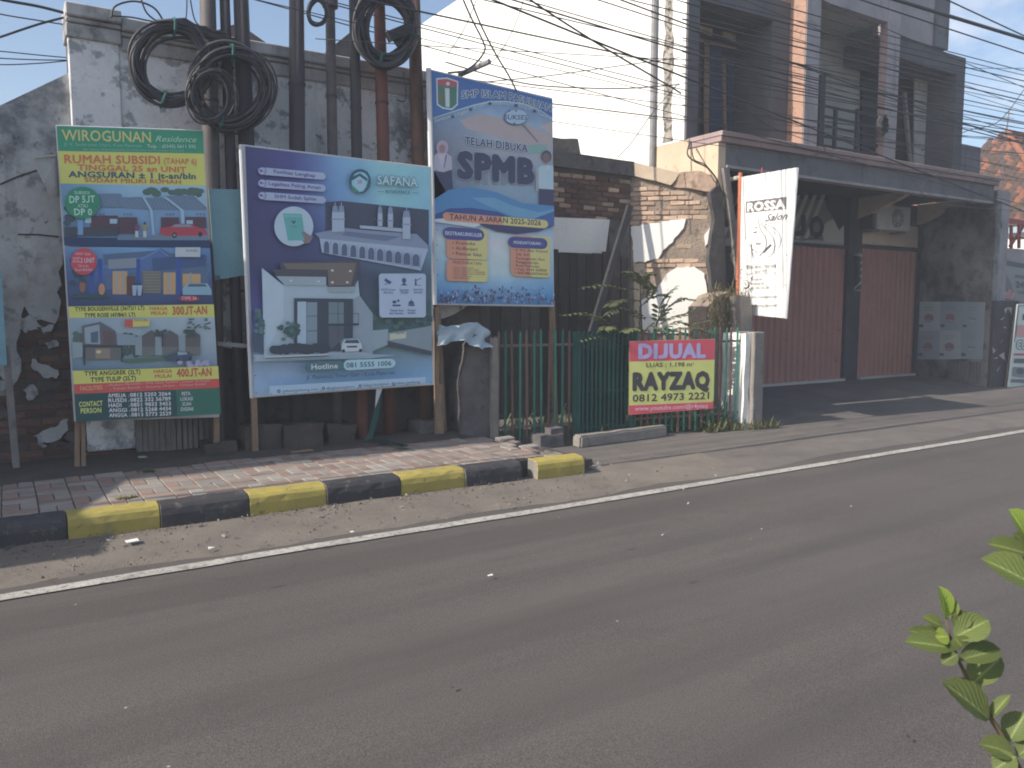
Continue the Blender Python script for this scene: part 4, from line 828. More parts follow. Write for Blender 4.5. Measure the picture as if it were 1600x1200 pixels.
def gradmat():
    k = NT('printed_ink_wash'); a = k.n('ShaderNodeAttribute'); a.attribute_name = 'ink'
    f = k.mul(k.ramp(k.noise(6, 6), .35, .75), .16); k.l(k.mix(f, a.outputs['Color'], (.12,.115,.11)), k.b.inputs['Base Color']); k.b.inputs['Roughness'].default_value = .5; return k.m
GRADM = gradmat()
def seat_capitals(t, V, F):
    """the built-in face lets its capital J hang below the line: stand it on the baseline like the other capitals"""
    if 'J' not in t or t.upper() != t: return V, F
    par = list(range(len(V)))
    def find(i):
        while par[i] != i: par[i] = par[par[i]]; i = par[i]
        return i
    for f in F:
        for i in f[1:]: par[find(i)] = find(f[0])
    isl = {}
    for i in range(len(V)): isl.setdefault(find(i), []).append(i)
    for ids in isl.values():
        lo = min(V[i][1] for i in ids); hi = max(V[i][1] for i in ids)
        if lo < -.05 and hi > .5:
            for i in ids: V[i][1] = (V[i][1]-lo)/(hi-lo)*hi
            xl, xr = min(V[i][0] for i in ids), max(V[i][0] for i in ids); w = .40; left = [o for o in isl.values() if o is not ids and sum(V[i][0] for i in o)/len(o) < xr-.06]
            dx = max([max(V[i][0] for i in o) for o in left]+[-9])+.13-(xr-w)
            for i in ids: V[i][0] = xr-(xr-V[i][0])/(xr-xl)*w if V[i][0] < xr-.11 else V[i][0]
            for o in left:
                for i in o: V[i][0] -= max(0, dx)
    return V, F
def flush_text():
    """lettering: flat glyph outlines; bold weight comes from stacked, slightly shifted copies of the glyph"""
    obs = {}
    for (_, t, _, _, _, _, bold, _, shear, _, sp, b0) in TXT:
        key = (t, round(b0, 3), shear)
        if key in obs: continue
        cu = bpy.data.curves.new('t', 'FONT'); cu.body = t; cu.resolution_u = 2; cu.fill_mode = 'FRONT'; cu.offset = 0; cu.shear = shear; cu.space_character = 1+max(0, b0)*1.5
        o = bpy.data.objects.new('t', cu); COL.objects.link(o); obs[key] = o
    bpy.context.view_layer.update(); dg = bpy.context.evaluated_depsgraph_get(); geo = {}
    for key, o in obs.items():
        me = o.evaluated_get(dg).to_mesh(); geo[key] = seat_capitals(key[0], [list(v.co[:2]) for v in me.vertices], [tuple(p.vertices) for p in me.polygons]); o.evaluated_get(dg).to_mesh_clear()
    for o in obs.values(): cu = o.data; bpy.data.objects.remove(o); bpy.data.curves.remove(cu)
    for (B, t, a, c, h, mat, bold, name, shear, lft, sp, b0) in TXT:
        V, F = geo[(t, round(b0, 3), shear)]
        if not V: continue
        r0 = max(b0, 0); x0 = min(v[0] for v in V)-r0; x1 = max(v[0] for v in V)+r0; r = max(bold, 0)
        A = B.P(*a); Cc = B.P(*c); du = (Cc-A); H = abs((B.P((a[0]+c[0])/2, (a[1]+c[1])/2-h)-B.P((a[0]+c[0])/2, (a[1]+c[1])/2)).z)
        sc_ = H/(.70+r0); n = 0 if r < .004 else (2 if h < 5.2 else (5 if r < .04 else 10)); sh = [(0, 0)]+[(r*math.cos(2*PI*k/n), (0 if n == 2 else r*math.sin(2*PI*k/n))) for k in range(n)]
        if r > .05: sh += [(r*.5*math.cos(k*1.05), r*.5*math.sin(k*1.05)) for k in range(6)]
        bm = MB()
        for q, (ox, oy) in enumerate(sh): bm.add([A+du*((x+ox-x0)/(x1-x0))+ZUP*((y+oy+r0*.5)*sc_)+B.n*(lft+q*.000012) for x, y in V], F)
        part(name, bm, mat, B.root)
def board_panel(t, corners, o, u, back=.03, mat=None, name='panel', B=None):
    n = Vector(u).normalized().cross(ZUP); P = [atP(a, c, Vector(o), n) for a, c in corners]
    b = MB(); b.prism(P, -n*back); part(name, b, mat or M['edge'], t, bevel=.004)
UX = Vector((1,0,0))
W_ = pr(165,170,195); K_ = pr(62,52,60)
# ---- green and yellow housing banner
t = thing('property_banner', 'tall green and yellow WIROGUNAN housing banner on timber legs', 'banner', (1.1, 7.9, .2)); o = (0, 7.86, 0)
board_panel(t, [(87,195),(318,203),(343,652),(116,659)], o, UX)
for a, c, w in (((122,640),(121,728),.05), ((128,640),(129,724),.045), ((338,640),(338,714),.05)): b = MB(); b.bar(atY(*a,7.90), atY(*c,7.90)-ZUP*.06, w, .04); part('leg', b, M['timber'], t)
B = Board(t, o, UX)
def wp(f, yl, yr):
    y = yl+(yr-yl)*f; return (88.6+(y-197)*.0625+f*((316.6+(y-205)*.0562)-(88.6+(y-197)*.0625)), y)
def wband(y0l, y0r, y1l, y1r, m, f0=0, f1=1): B.poly([wp(f0,y0l,y0r), wp(f1,y0l,y0r), wp(f1,y1l,y1r), wp(f0,y1l,y1r)], m)
GR, YE, RD, DG = pr(30,128,95), pr(188,178,62), pr(190,62,52), pr(28,62,58)
wband(197,205,236,240,GR); wband(236,240,287,290.5,YE)
B.txt('WIROGUNAN', (97,219.5), (236,222.5), 17, pr(190,170,90), .012); B.txt('Residence', (243,221), (307,222.5), 9, pr(150,180,160), 0, shear=.35)
B.txt('Jl. V. Sudarsono Utara, Kota Pasuruan', (100,227.5), (222,230), 5, pr(110,160,140)); B.txt('Telp. : (0343) 5611 592', (230,231), (306,231.5), 5.2, pr(165,180,175), .01)
B.txt('(Jln Utama WIROGUNAN, Jln Sudarsono ke Perumahan Pasuruan)', (130,235), (287,237), 3.2, pr(120,165,145))
rd2 = pr(192,92,50); bl2 = pr(62,75,95)
B.txt('RUMAH SUBSIDI', (100.5,255), (250,256.5), 13, rd2, .03); B.txt('(TAHAP 6)', (256,256), (307,257), 9, rd2, .02)
B.txt('TINGGAL 25 an UNIT', (121,266), (291,269.5), 9, rd2, .035); B.txt('ANGSURAN ± 1 jt-an/bln', (107,277), (306,280), 9.5, bl2, .035); B.txt('SUDAH MILIKI RUMAH', (132,284.5), (283,287.5), 6.5, pr(175,95,45), .035)
B.grad([wp(0,287,290.5), wp(1,287,290.5), wp(1,383,387), wp(0,383,387)], [[(95,130,165),(130,165,195),(140,170,195)],[(110,145,175),(120,155,185),(115,150,170)],[(60,75,105),(75,90,115),(70,85,110)]])
c = lambda L: [(70+x/4.8, 180+y/4.8) for x, y in L]
tree = pr(72,92,82)
for k in range(26): B.ell(70+(760+400*R.random())/4.8, 180+(600-40*R.random())/4.8, 7, 4, tree)
for k in range(9): B.ell(70+(160+50*R.random())/4.8, 180+(640+190*R.random())/4.8, 5.5, 5, pr(58,72,85))
wl2 = pr(105,135,175); rf = pr(92,110,138)
B.poly(c([(400,700),(1215,710),(1225,930),(240,930),(240,790)]), wl2); B.poly(c([(400,590),(570,590),(600,690),(400,690)]), rf); B.poly(c([(570,620),(725,615),(785,715),(590,700)]), rf); B.poly(c([(740,620),(880,620),(1010,715),(800,712)]), rf); B.poly(c([(890,605),(1115,605),(1210,690),(1210,715),(1020,712)]), rf)
for x0 in range(420, 1200, 26):
    if 560 < x0 < 600 or 770 < x0 < 800 or 1000 < x0 < 1030: continue
    B.stroke(c([(x0-40,632),(x0,700)]), .5, pr(125,140,162))
for a in ([(725,615),(745,615),(805,715),(820,900),(805,900),(785,715)], [(880,612),(905,612),(1040,715),(1045,820),(1020,820),(1012,715)], [(1112,605),(1125,605),(1210,680),(1210,695)]): B.poly(c(a), pr(140,160,190))
dr = pr(82,52,62)
for a in ([(550,768),(690,768),(690,890),(550,890)], [(868,768),(1000,768),(1005,850),(868,870)], [(1050,765),(1205,765),(1210,850),(1050,840)], [(340,755),(545,755),(545,850),(340,850)]): B.poly(c(a), dr)
for a in ([(485,780),(540,780),(540,815),(485,815)], [(1057,790),(1105,790),(1105,820),(1057,820)], [(300,770),(345,770),(345,812),(300,812)]): B.poly(c(a), pr(140,165,190))
for x in (590,615,640,905,930,955,1135,1160,1185,410,435): B.poly(c([(x,738),(x+8,738),(x+8,752),(x,752)]), pr(70,75,95))
B.poly(c([(145,840),(550,842),(550,905),(150,905)]), pr(62,62,70)); B.poly(c([(245,790),(285,790),(285,900),(245,900)]), pr(95,135,180))
wband(371,374,384,388,pr(38,48,85)); B.poly(c([(540,905),(1225,900),(1225,940),(540,938)]), pr(95,110,135))
red = pr(165,45,60); B.poly(c([(860,850),(930,838),(970,818),(1090,818),(1150,845),(1205,865),(1215,900),(1150,905),(900,908),(858,890)]), red); B.poly(c([(945,840),(975,822),(1080,822),(1110,842)]), pr(100,130,150)); B.ell(70+967/4.8,180+902/4.8,3.6,4.4,pr(40,42,50)); B.ell(70+1160/4.8,180+895/4.8,3.2,4,pr(40,42,50)); B.ell(70+967/4.8,180+902/4.8,1.8,2.2,pr(120,125,130))
for x, m in ((685, pr(110,60,90)), (745, pr(140,120,80))): B.ell(70+x/4.8, 180+812/4.8, 2, 2.4, pr(80,60,55)); B.poly(c([(x-20,825),(x+20,825),(x+14,870),(x-14,870)]), m); B.poly(c([(x-12,870),(x+12,870),(x+14,918),(x-12,918)]), pr(160,165,175))
B.ell(70+280/4.8, 180+660/4.8, 27.5, 25, pr(28,118,85), n=30)
w2 = pr(150,190,175); B.txt('SUBSIDI', (115.5,304), (139,304.5), 5, w2, .01); B.txt('DP 5JT', (108,318), (148,317), 11, w2, .03); B.txt('ATAU', (121,325), (136.5,325), 5.5, w2, .01); B.txt('DP 0', (115.5,337), (143.5,337), 10.5, w2, .03)
B.grad([wp(0,386,388), wp(1,386,388), wp(1,475.5,475.5), wp(0,479,475.5)], [[(85,120,170),(95,145,190),(70,110,165)],[(55,75,125),(70,95,150),(60,80,130)],[(42,48,88),(48,55,98),(44,50,90)]])
bl = pr(48,72,150)
B.poly([(160,398),(240,392),(250,388),(265,396),(322,400),(323,452),(165,452)], pr(75,90,125)); B.poly([(135,418),(230,400),(250,390),(262,400),(240,412),(228,425),(140,430)], pr(70,95,150)); B.poly([(236,404),(320,398),(321,416),(238,424)], pr(60,75,120)); B.stroke([(150,420),(225,403),(248,390),(262,401)], 3, pr(90,115,170))
for x in (140, 153, 212, 275): B.poly([(x,405),(x+6,405),(x+6,460),(x,460)], bl)
for x0, x1, y0 in ((175,198,424), (254,273,426), (284,312,428)): B.poly([(x0,y0),(x1,y0),(x1,460),(x0,460)], pr(178,135,88))
for x in (180, 190, 262, 295): B.poly([(x,426),(x+2.5,426),(x+2.5,460),(x,460)], pr(130,140,160))
B.poly([(222,424),(250,424),(250,458),(222,458)], pr(118,108,98))
for k in range(7): B.stroke([(222,427+k*4.6),(250,427+k*4.6)], .7, pr(75,72,72))
B.poly([(168,406),(212,403),(212,419),(168,421)], pr(120,125,140)); B.poly([(197,432),(210,432),(210,461),(197,461)], pr(90,55,52))
for x, y, m in ((128,448,pr(135,85,60)), (158,452,pr(175,120,75))): B.ell(x, y, 5, 9, m)
for k in range(14): B.ell(112+R.random()*24, 396+R.random()*50, 5, 4, pr(48,66,72))
for k in range(12): B.ell(115+R.random()*50, 462+R.random()*3, 6, 2, pr(50,72,62))
B.poly([(283,452),(290,443),(322,443),(328,452),(329,461),(284,461)], pr(118,150,175)); B.poly([(291,448),(294,444),(318,444),(322,448)], pr(70,85,100)); B.poly([(272,387),(311,387),(311,402),(272,402)], pr(165,168,180)); B.txt('DIJUAL', (289,394), (308,394), 4, pr(90,95,110), .02)
for x in (209, 217): B.ell(x, 444, 2.4, 2.4, pr(60,60,70)); B.poly([(x-4,446),(x+4,446),(x+2,462),(x-3,462)], pr(140,155,180))
B.ell(130, 409, 20, 21, pr(185,52,62), n=28); w3 = pr(190,160,175)
B.txt('UNIT SISA', (117,399), (141,399.5), 4, w3, .01); B.txt('2 UNIT', (125,411), (147,411), 7.5, w3, .03); B.txt('SIAP', (113,406), (124,406), 4, w3, .01); B.txt('HUNI', (113,411), (124,411), 4, w3, .01); B.txt('TERJUAL', (121,418), (138,418), 3.8, w3, .01); B.txt('25 an BULAN', (116,424), (143,424), 4.2, w3, .02)
B.ell(293.5, 466.5, 16, 4.5, red); B.txt('TYPE 36', (281.5,468.6), (305,468.4), 5, w3, .02)
wband(479,475.5,496.5,495,YE); kk = pr(50,52,38); rr_ = pr(178,72,48)
B.txt('TYPE BOUGENVILLE (36/72/1 LT)', (116.5,486.5), (224,484), 6.5, kk, .035); B.txt('TYPE ROSE (47/84/1 LT)', (131,496), (210,494.5), 6.5, kk, .035)
B.txt('HARGA', (232,484.5), (260,484.5), 5.5, rr_, .02); B.txt('MULAI', (234.5,492), (259,491.5), 5.5, rr_, .02); B.txt('300JT-AN', (267.5,492), (321.5,490.5), 13, rr_, .035)
B.grad([wp(0,496.5,495), wp(1,496.5,495), wp(1,571,571), wp(0,578,571)], [[(125,140,160),(140,155,172),(150,162,178)],[(120,135,152),(140,152,165),(140,150,165)],[(85,105,130),(105,125,150),(110,125,148)]])
d = lambda L: [(70+x/3.872, 420+y/3.872) for x, y in L]
for k in range(16): B.ell(70+(180+50*R.random())/3.872, 420+(390+60*R.random())/3.872, 5, 4, pr(75,90,82))
for k in range(20): B.ell(70+(455+90*R.random())/3.872, 420+(400+130*R.random())/3.872, 5, 5, pr(62,78,70))
B.poly(d([(220,345),(330,320),(420,375),(425,460),(225,460)]), pr(88,82,90)); B.poly(d([(235,355),(325,335),(330,455),(240,450)]), pr(130,140,152)); B.poly(d([(272,385),(318,375),(318,445),(275,445)]), pr(70,85,108)); B.poly(d([(345,370),(420,385),(422,458),(348,458)]), pr(92,68,70)); B.poly(d([(160,440),(225,445),(225,530),(165,540)]), pr(125,135,145)); B.poly(d([(430,390),(540,400),(540,460),(430,460)]), pr(120,132,148))
B.poly(d([(225,458),(460,460),(460,475),(228,475)]), pr(58,55,58)); B.poly(d([(235,475),(455,475),(455,545),(235,550)]), pr(95,88,88)); B.poly(d([(300,480),(390,480),(390,540),(300,540)]), pr(130,110,95)); B.ell(70+320/3.872,420+500/3.872,4,2.5,pr(190,165,130)); B.poly(d([(230,470),(240,470),(240,580),(230,580)]), pr(50,50,55)); B.poly(d([(455,470),(462,470),(462,560),(455,560)]), pr(50,50,55))
for x, w in ((580,110), (700,95), (840,90)):
    B.poly(d([(x,405),(x+w/2,370),(x+w,400),(x+w,470),(x,470)]), pr(88,78,80)); B.poly(d([(x-40,410),(x,410),(x,520),(x-40,520)]), pr(122,132,145)); B.poly(d([(x,470),(x+w,470),(x+w,520),(x,525)]), pr(100,95,95))
for k in range(14): B.ell(70+(665+55*R.random())/3.872, 420+(365+35*R.random())/3.872, 3, 2.4, pr(58,72,62)); B.ell(70+(820+70*R.random())/3.872, 420+(370+35*R.random())/3.872, 3, 2.4, pr(58,72,62))
B.poly(d([(697,390),(705,390),(705,470),(697,470)]), pr(60,60,60)); B.poly(d([(465,545),(720,525),(735,545),(600,560),(470,565)]), pr(75,95,68))
for k in range(26): B.ell(70+(850+140*R.random())/3.872, 420+(300+60*R.random())/3.872, 2.6, 1.1, pr(75,85,82))
B.poly(d([(715,530),(760,510),(800,497),(850,500),(880,520),(878,545),(790,560),(718,552)]), pr(58,70,88)); B.ell(70+795/3.872,420+550/3.872,2.6,2.8,pr(40,42,48)); B.ell(70+865/3.872,420+540/3.872,2.2,2.6,pr(40,42,48)); B.poly(d([(790,500),(845,502),(850,515),(795,520)]), pr(130,145,160))
for k in range(12): B.ell(70+(800+170*R.random())/3.872, 420+(560+22*R.random())/3.872, 4, 3, pr(150,140,175))
B.poly(d([(475,305),(523,305),(523,352),(475,350)]), pr(185,65,60)); B.poly(d([(523,305),(622,303),(622,345),(523,350)]), pr(195,170,70)); B.txt('DIJUAL', (207.5,502), (229,501.5), 3.4, pr(80,70,50), .02)
wband(578.5,571,599,590.5,YE)
B.txt('TYPE ANGGREK (2LT)', (130.5,586), (217,583), 7, kk, .035); B.txt('TYPE TULIP (2LT)', (140,595.5), (210,592.5), 7, kk, .035); B.txt('HARGA', (237.5,582), (266,581), 5.5, rr_, .02); B.txt('MULAI', (239.5,589.5), (265,588.5), 5.5, rr_, .02); B.txt('400JT-AN', (273,588), (327,586), 13, rr_, .035)
wband(599,590.5,614,604.5,RD)
B.txt('FACILITIES', (124,609), (158,606.5), 6.5, pr(200,150,90), .015)
fw = pr(205,150,140)
for s_, a, e in (('✓ Modern Minimalis', (164,602.5), (218,599)), ('✓ One Gate System', (220,599), (275,596.5)), ('✓ Lokasi Strategis', (277,597), (324,594.5)), ('✓ Taman Rumah', (170,608), (217,605)), ('✓ Security 24 Jam', (221,605), (270,602.5)), ('✓ Tempat Ibadah', (273,602.5), (318,600))): B.txt(s_.replace('✓', '-'), a, e, 3.8, fw)
wband(614,604.5,657,644.5,DG); wband(612,605,654,645,pr(32,92,72),.70,1)
yw, ww = pr(185,185,80), pr(190,198,198)
B.txt('CONTACT', (122,634), (158.5,632), 8, yw, .03); B.txt('PERSON', (124.5,644), (156.5,642.5), 8, yw, .03)
for k, (nm, num) in enumerate((('AMELIA','0812 5203 2064'), ('RUSDI','0822 332 56789'), ('HADI','0851 9833 3453'), ('ANGGI','0812 5268 4434'), ('ANGGA','0813 5773 2529'))):
    y = 619.2+k*7.6; x = 166.5+k*.5; B.txt(nm, (x,y), (x+(28 if len(nm) > 4 else 20),y-.6), 6, ww, .03); B.txt(':', (x+31,y-.4), (x+32.5,y-.4), 4.5, ww, .03); B.txt(num, (x+34,y-.8), (x+97-k*.3,y-2.9), 6, ww, .03)
for k, s_ in enumerate(('PETA','LOKASI','SCAN','DISINI')): x = 280.5+k*.4; B.txt(s_, (x-(2.5 if len(s_) > 4 else 0),616.5+k*7.9), (x+(16.5 if len(s_) > 4 else 13.5),615.8+k*7.9), 5.6, ww, .02)
B.build(); WB = B
# ---- purple and blue housing billboard
t = thing('housing_billboard', 'large purple and blue SAFANA RESIDENCE billboard showing a white house', 'billboard', (3, 7.78, .2)); o = (0, 7.74, 0)
board_panel(t, [(376,225),(674,260.5),(678.5,601.5),(393,622)], o, UX)
for a, c, w in (((396,610),(399,707),.05), ((681,480),(683,682),.045), ((686,600),(690,682),.05)): b = MB(); b.bar(atY(*a,7.79), atY(*c,7.79)-ZUP*.06, w, .045); part('leg', b, M['timber'], t)
b = MB(); b.tube([atY(376,226,7.73), atY(393,622,7.73)], .018, 8); part('edge_tube', b, M['edge'], t)
B = Board(t, o, UX); e = lambda L: [(370+x*.2, 210+y*.2) for x, y in L]; f = lambda L: [(370+x*.2, 400+y*.2) for x, y in L]
B.grad([(383,228.5),(672.3,262.5),(675.5,598.5),(397,618.5)], [
 [(58,50,102),(70,62,128),(108,148,195),(128,182,218),(122,176,215)], [(56,48,100),(74,66,138),(98,138,190),(126,180,216),(115,170,210)], [(54,47,94),(60,54,108),(78,98,148),(108,158,200),(104,154,196)],
 [(55,48,96),(58,52,98),(58,58,92),(62,70,92),(66,80,100)], [(86,74,152),(72,64,112),(60,68,90),(74,98,110),(78,104,115)], [(125,142,170),(120,138,160),(110,130,142),(100,120,132),(100,128,150)], [(140,165,208),(128,158,206),(108,152,202),(108,152,202),(115,155,204)]])
B.poly(e([(690,530),(820,520),(1500,590),(1500,900),(1300,850),(690,760)]), pr(62,64,84))
for k in range(60): B.poly([(p0+R.uniform(-3,3), q0+R.uniform(-1,1)) for p0, q0 in [(R.uniform(540,668), R.uniform(330,362))] for _ in range(3)], pr(*R.choice([(95,90,100),(78,80,100),(110,100,105)])))
lm, ls = pr(150,158,185), pr(120,128,158)
B.poly(e([(600,775),(830,730),(950,745),(1400,780),(1490,870),(1490,900),(650,820)]), ls)
B.poly(e([(640,815),(1490,895),(1430,1065),(660,925)]), lm); B.poly(e([(810,790),(1160,835),(1270,800),(850,760)]), pr(95,102,132)); B.poly(e([(955,712),(1290,735),(1290,765),(955,735)]), lm)
for i in range(11):
    g = i/10; x = 695+g*695; yt = 870+g*100; w = 21+g*4; h = 52
    B.poly(e([(x-w,yt+h+4)]+[(x-w*math.cos(PI*k/8), yt-math.sin(PI*k/8)*34) for k in range(9)]+[(x+w,yt+h+8)]), pr(78,86,118))
    B.stroke(e([(x+34,yt-35),(x+34,yt+78)]), .8, ls)
for x, y0, y1, w in ((760,560,765,24), (808,560,762,24), (1110,570,720,18), (1190,572,730,20), (1315,600,820,30)):
    B.poly(e([(x-w,y0+50),(x+w,y0+50),(x+w,y1),(x-w,y1)]), lm); B.poly(e([(x-w*.7,y0),(x+w*.7,y0),(x+w,y0+50),(x-w,y0+50)]), ls); B.poly(e([(x-w*1.3,y0+100),(x+w*1.3,y0+100),(x+w*1.3,y0+110),(x-w*1.3,y0+110)]), ls); B.stroke(e([(x,y0-25),(x,y0)]), 1, lm)
pl, pt_ = pr(150,155,188), pr(76,66,130)
for (yl, yr, hl, hr, cy, s_, a, c_) in ((261.6,271,11.6,11,268,'Fasilitas Lengkap',(426,271),(490.6,277.7)), (281,289.5,12,11,287,'Legalitas Paling Aman',(418,290),(499,296.3)), (300,308,12.5,11,306.4,'SHM Sudah Splite',(427,309.8),(492,314.4))):
    B.rr((401,yl), (507,yr), (507,yr+hr), (401,yl+hl), pl); B.ell(408, cy, 6.8, 6.6, pt_); B.ell(408, cy, 5.8, 5.6, pl); B.poly([(403.5,cy-1.5),(406.5,cy+2.5),(408.5,cy),(407,cy-2.5)], pt_); B.poly([(408.5,cy-.5),(411,cy+2),(412.5,cy-.5),(410.5,cy)], pt_); B.txt(s_, a, c_, 5.4, pt_, .015)
B.ell(457, 354.3, 30.5, 31, pr(158,172,200), n=32); B.poly(e([(350,620),(497,625),(527,830),(390,832)]), pr(78,150,152)); B.poly(e([(358,630),(490,634),(494,650),(362,648)]), pr(95,162,162)); B.poly(e([(415,680),(425,675),(432,685),(442,674),(450,682),(436,705)]), pr(45,80,88)); B.stroke(e([(412,722),(462,724)]), .6, pr(55,95,100)); B.poly(e([(495,770),(515,762),(560,790),(585,800),(560,850),(520,855),(500,830),(520,822)]), pr(125,100,105))
lg, lb = pr(52,78,100), pr(122,172,208)
B.ell(560, 284, 17, 19.2, lg, n=30); B.ell(560.5, 285, 13.5, 15.5, lb, n=30); B.poly(e([(868,335),(900,330),(950,308),(1010,350),(1005,372),(945,330),(890,365)]), lg); B.poly(e([(905,360),(945,330),(985,362),(985,425),(945,440),(905,410)]), pr(150,172,195)); B.poly(e([(872,390),(905,415),(955,462),(900,450)]), pr(60,125,95)); B.poly(e([(1003,280),(1035,360),(1025,420),(990,460),(965,465),(1000,410),(1015,350)]), lg); B.txt('SR', (555.5,288), (563,288), 6, pr(80,100,120), 0, shear=.3)
B.txt('SAFANA', (587,289), (650,292.8), 14.5, pr(160,182,208), .03, out=(pr(62,92,125), .045)); B.txt('RESIDENCE', (600,302.5), (638.5,303.5), 5, pr(58,92,118), .03); B.stroke([(588,300),(598,300.5)], .7, lg); B.stroke([(641,302),(651,302.5)], .7, lg)
# the printed house
gw = pr(150,162,182)
B.poly(f([(1045,420),(1100,470),(1300,480),(1440,440),(1505,320),(1505,560),(1160,600),(1045,600)]), pr(62,84,88))
for k in range(40): B.ell(*f([(R.uniform(1050,1500), R.uniform(470,560))])[0], 5, 3.2, pr(*R.choice([(56,78,78),(70,95,90),(50,68,72)])))
B.poly(f([(1045,580),(1165,570),(1165,690),(1045,740)]), pr(128,142,158)); B.poly(f([(1160,600),(1505,545),(1505,770),(1160,690)]), pr(118,126,140)); B.poly(f([(1160,660),(1505,742),(1505,776),(1160,692)]), pr(56,60,72))
B.poly(f([(1178,608),(1305,592),(1305,640),(1178,655)]), pr(170,168,150)); B.txt('DIJUAL', (615.5,522.5), (628.5,520.8), 3.2, pr(70,70,75), .02)
B.poly(f([(120,770),(690,755),(1230,772),(1010,800),(700,805),(120,822)]), pr(140,152,172))
B.poly(f([(182,95),(345,225),(690,232),(902,238),(930,188),(942,310),(1045,450),(1045,765),(690,768),(205,792)]), gw); B.poly(f([(182,95),(350,230),(352,480),(200,790)]), pr(160,172,192)); B.poly(f([(942,310),(1045,450),(1045,765),(900,740),(885,340)]), pr(128,138,156))
for k in range(30): B.ell(*f([(R.uniform(136,190), R.uniform(420,640))])[0], 3.4, 3, pr(*R.choice([(58,88,92),(75,105,108)])))
B.poly(f([(112,620),(195,610),(195,740),(118,745)]), pr(62,72,95))
B.poly(f([(318,48),(942,42),(902,242),(885,242),(690,240),(688,165),(290,160),(262,108),(330,106)]), pr(70,64,70)); B.poly(f([(345,60),(915,55),(872,228),(700,232),(690,110),(372,104)]), pr(105,90,84)); B.poly(f([(290,160),(680,165),(680,232),(355,228)]), pr(138,150,165)); B.poly(f([(695,245),(905,240),(885,285),(697,285)]), pr(135,142,155))
for x, y in ((727,115), (867,120), (727,207), (843,207), (620,200), (405,195)): B.ell(370+x*.2, 400+y*.2, 2.2, 1.6, pr(215,200,170))
B.poly(f([(430,330),(887,335),(887,640),(790,640),(790,742),(690,742),(690,700),(430,692)]), pr(56,58,72)); B.poly(f([(455,357),(525,357),(525,685),(455,682)]), pr(150,165,188)); B.poly(f([(530,362),(608,362),(608,690),(530,690)]), pr(118,132,150))
for y in (470, 585): B.stroke(f([(530,y),(608,y-2)]), 1, pr(56,58,72))
for x in (550, 570, 590): B.stroke(f([(x,364),(x,688)]), .5, pr(95,108,128))
B.poly(f([(697,360),(815,362),(815,530),(697,530)]), pr(98,114,124)); B.poly(f([(697,545),(815,545),(815,640),(697,745)]), pr(78,80,88)); B.stroke(f([(697,450),(930,450)]), .7, pr(56,58,72)); B.poly(f([(695,528),(932,524),(932,540),(695,546)]), pr(50,52,64)); B.stroke(f([(930,450),(930,530)]), .7, pr(56,58,72)); B.stroke(f([(770,360),(770,640)]), .8, pr(56,58,72))
for k in range(40): B.ell(*f([(R.gauss(395,40), R.gauss(575,32))])[0], 3.6, 2.8, pr(*R.choice([(56,84,82),(72,104,98),(48,70,72)])))
for k in range(26): B.ell(*f([(270+k*16, 722+R.uniform(-14,14))])[0], 7, 6.5, pr(50,54,64))
B.poly(f([(200,778),(690,760),(692,772),(202,796)]), pr(160,170,188)); B.poly(f([(203,792),(690,772),(690,778),(203,798)]), pr(45,50,62))
B.poly(f([(793,690),(815,652),(925,650),(948,690),(952,738),(793,745)]), pr(168,174,188)); B.poly(f([(812,678),(825,655),(918,653),(932,678)]), pr(56,60,74)); B.poly(f([(830,700),(915,698),(910,712),(835,713)]), pr(56,60,74)); B.ell(370+806*.2,400+738*.2,2.6,2.6,pr(40,42,52)); B.ell(370+938*.2,400+734*.2,2.6,2.6,pr(40,42,52))
B.rr((586,428), (659,428), (659,496), (587,496), pr(158,166,196), .07); ic = pr(62,66,110)
B.poly(f([(1130,175),(1180,205),(1165,225),(1122,195)]), ic); B.stroke(f([(1150,215),(1125,225)]), 1.2, ic); B.ell(625,439,3.4,3.6,ic); B.poly(f([(1248,232),(1275,210),(1302,232)]), ic); B.poly(f([(1258,176),(1290,176),(1285,186),(1262,186)]), ic); B.poly(f([(1360,180),(1370,180),(1372,230),(1358,230)]), ic); B.stroke(f([(1365,195),(1410,175)]), 1, ic); B.stroke(f([(1355,230),(1410,230)]), .7, ic)
B.poly(f([(1185,380),(1248,380),(1248,393),(1185,393)]), ic); B.ell(610,472,3,2.4,ic); B.ell(616,470,2,2,ic); B.ell(636,475,4.4,5,ic,a0=PI,a1=2*PI); B.poly(f([(1308,378),(1356,378),(1356,390),(1308,390)]), ic); B.stroke(f([(1332,335),(1332,352)]), .8, ic)
for s_, x0, x1, y in (('CCTV Cover',1098,1205,272), ('All Area',1115,1188,294), ('Security',1240,1312,274), ('24 Jam',1246,1308,294), ('One Gate',1345,1422,270), ('System',1350,1416,292), ('Taman Rapi',1165,1268,432), ('dan Terawat',1160,1268,454), ('Tempat',1300,1364,430), ('Ibadah',1303,1362,452)): a, c_ = f([(x0,y),(x1,y)]); B.txt(s_, a, c_, 3.2, ic, .015)
hd = pr(60,96,108); B.rr((531,561.5), (611.5,559.5), (611.5,573), (531,578), pr(148,178,218)); B.rr((471,565.5), (531.5,562), (531.5,578), (471,581), hd)
nv = pr(58,78,112); B.txt('Hotline', (481,576.5), (522,574.3), 8.2, pr(185,205,215), .02); B.txt('081 5555 1006', (535,573.6), (605,570.2), 7.6, nv, .02); B.txt('Jl. Patiunus, Timur Gor - Kota Pasuruan', (473,591.5), (611,583.5), 6, nv, .015)
B.poly([(416,602),(658,588),(658,597.5),(416,616)], pr(148,168,214))
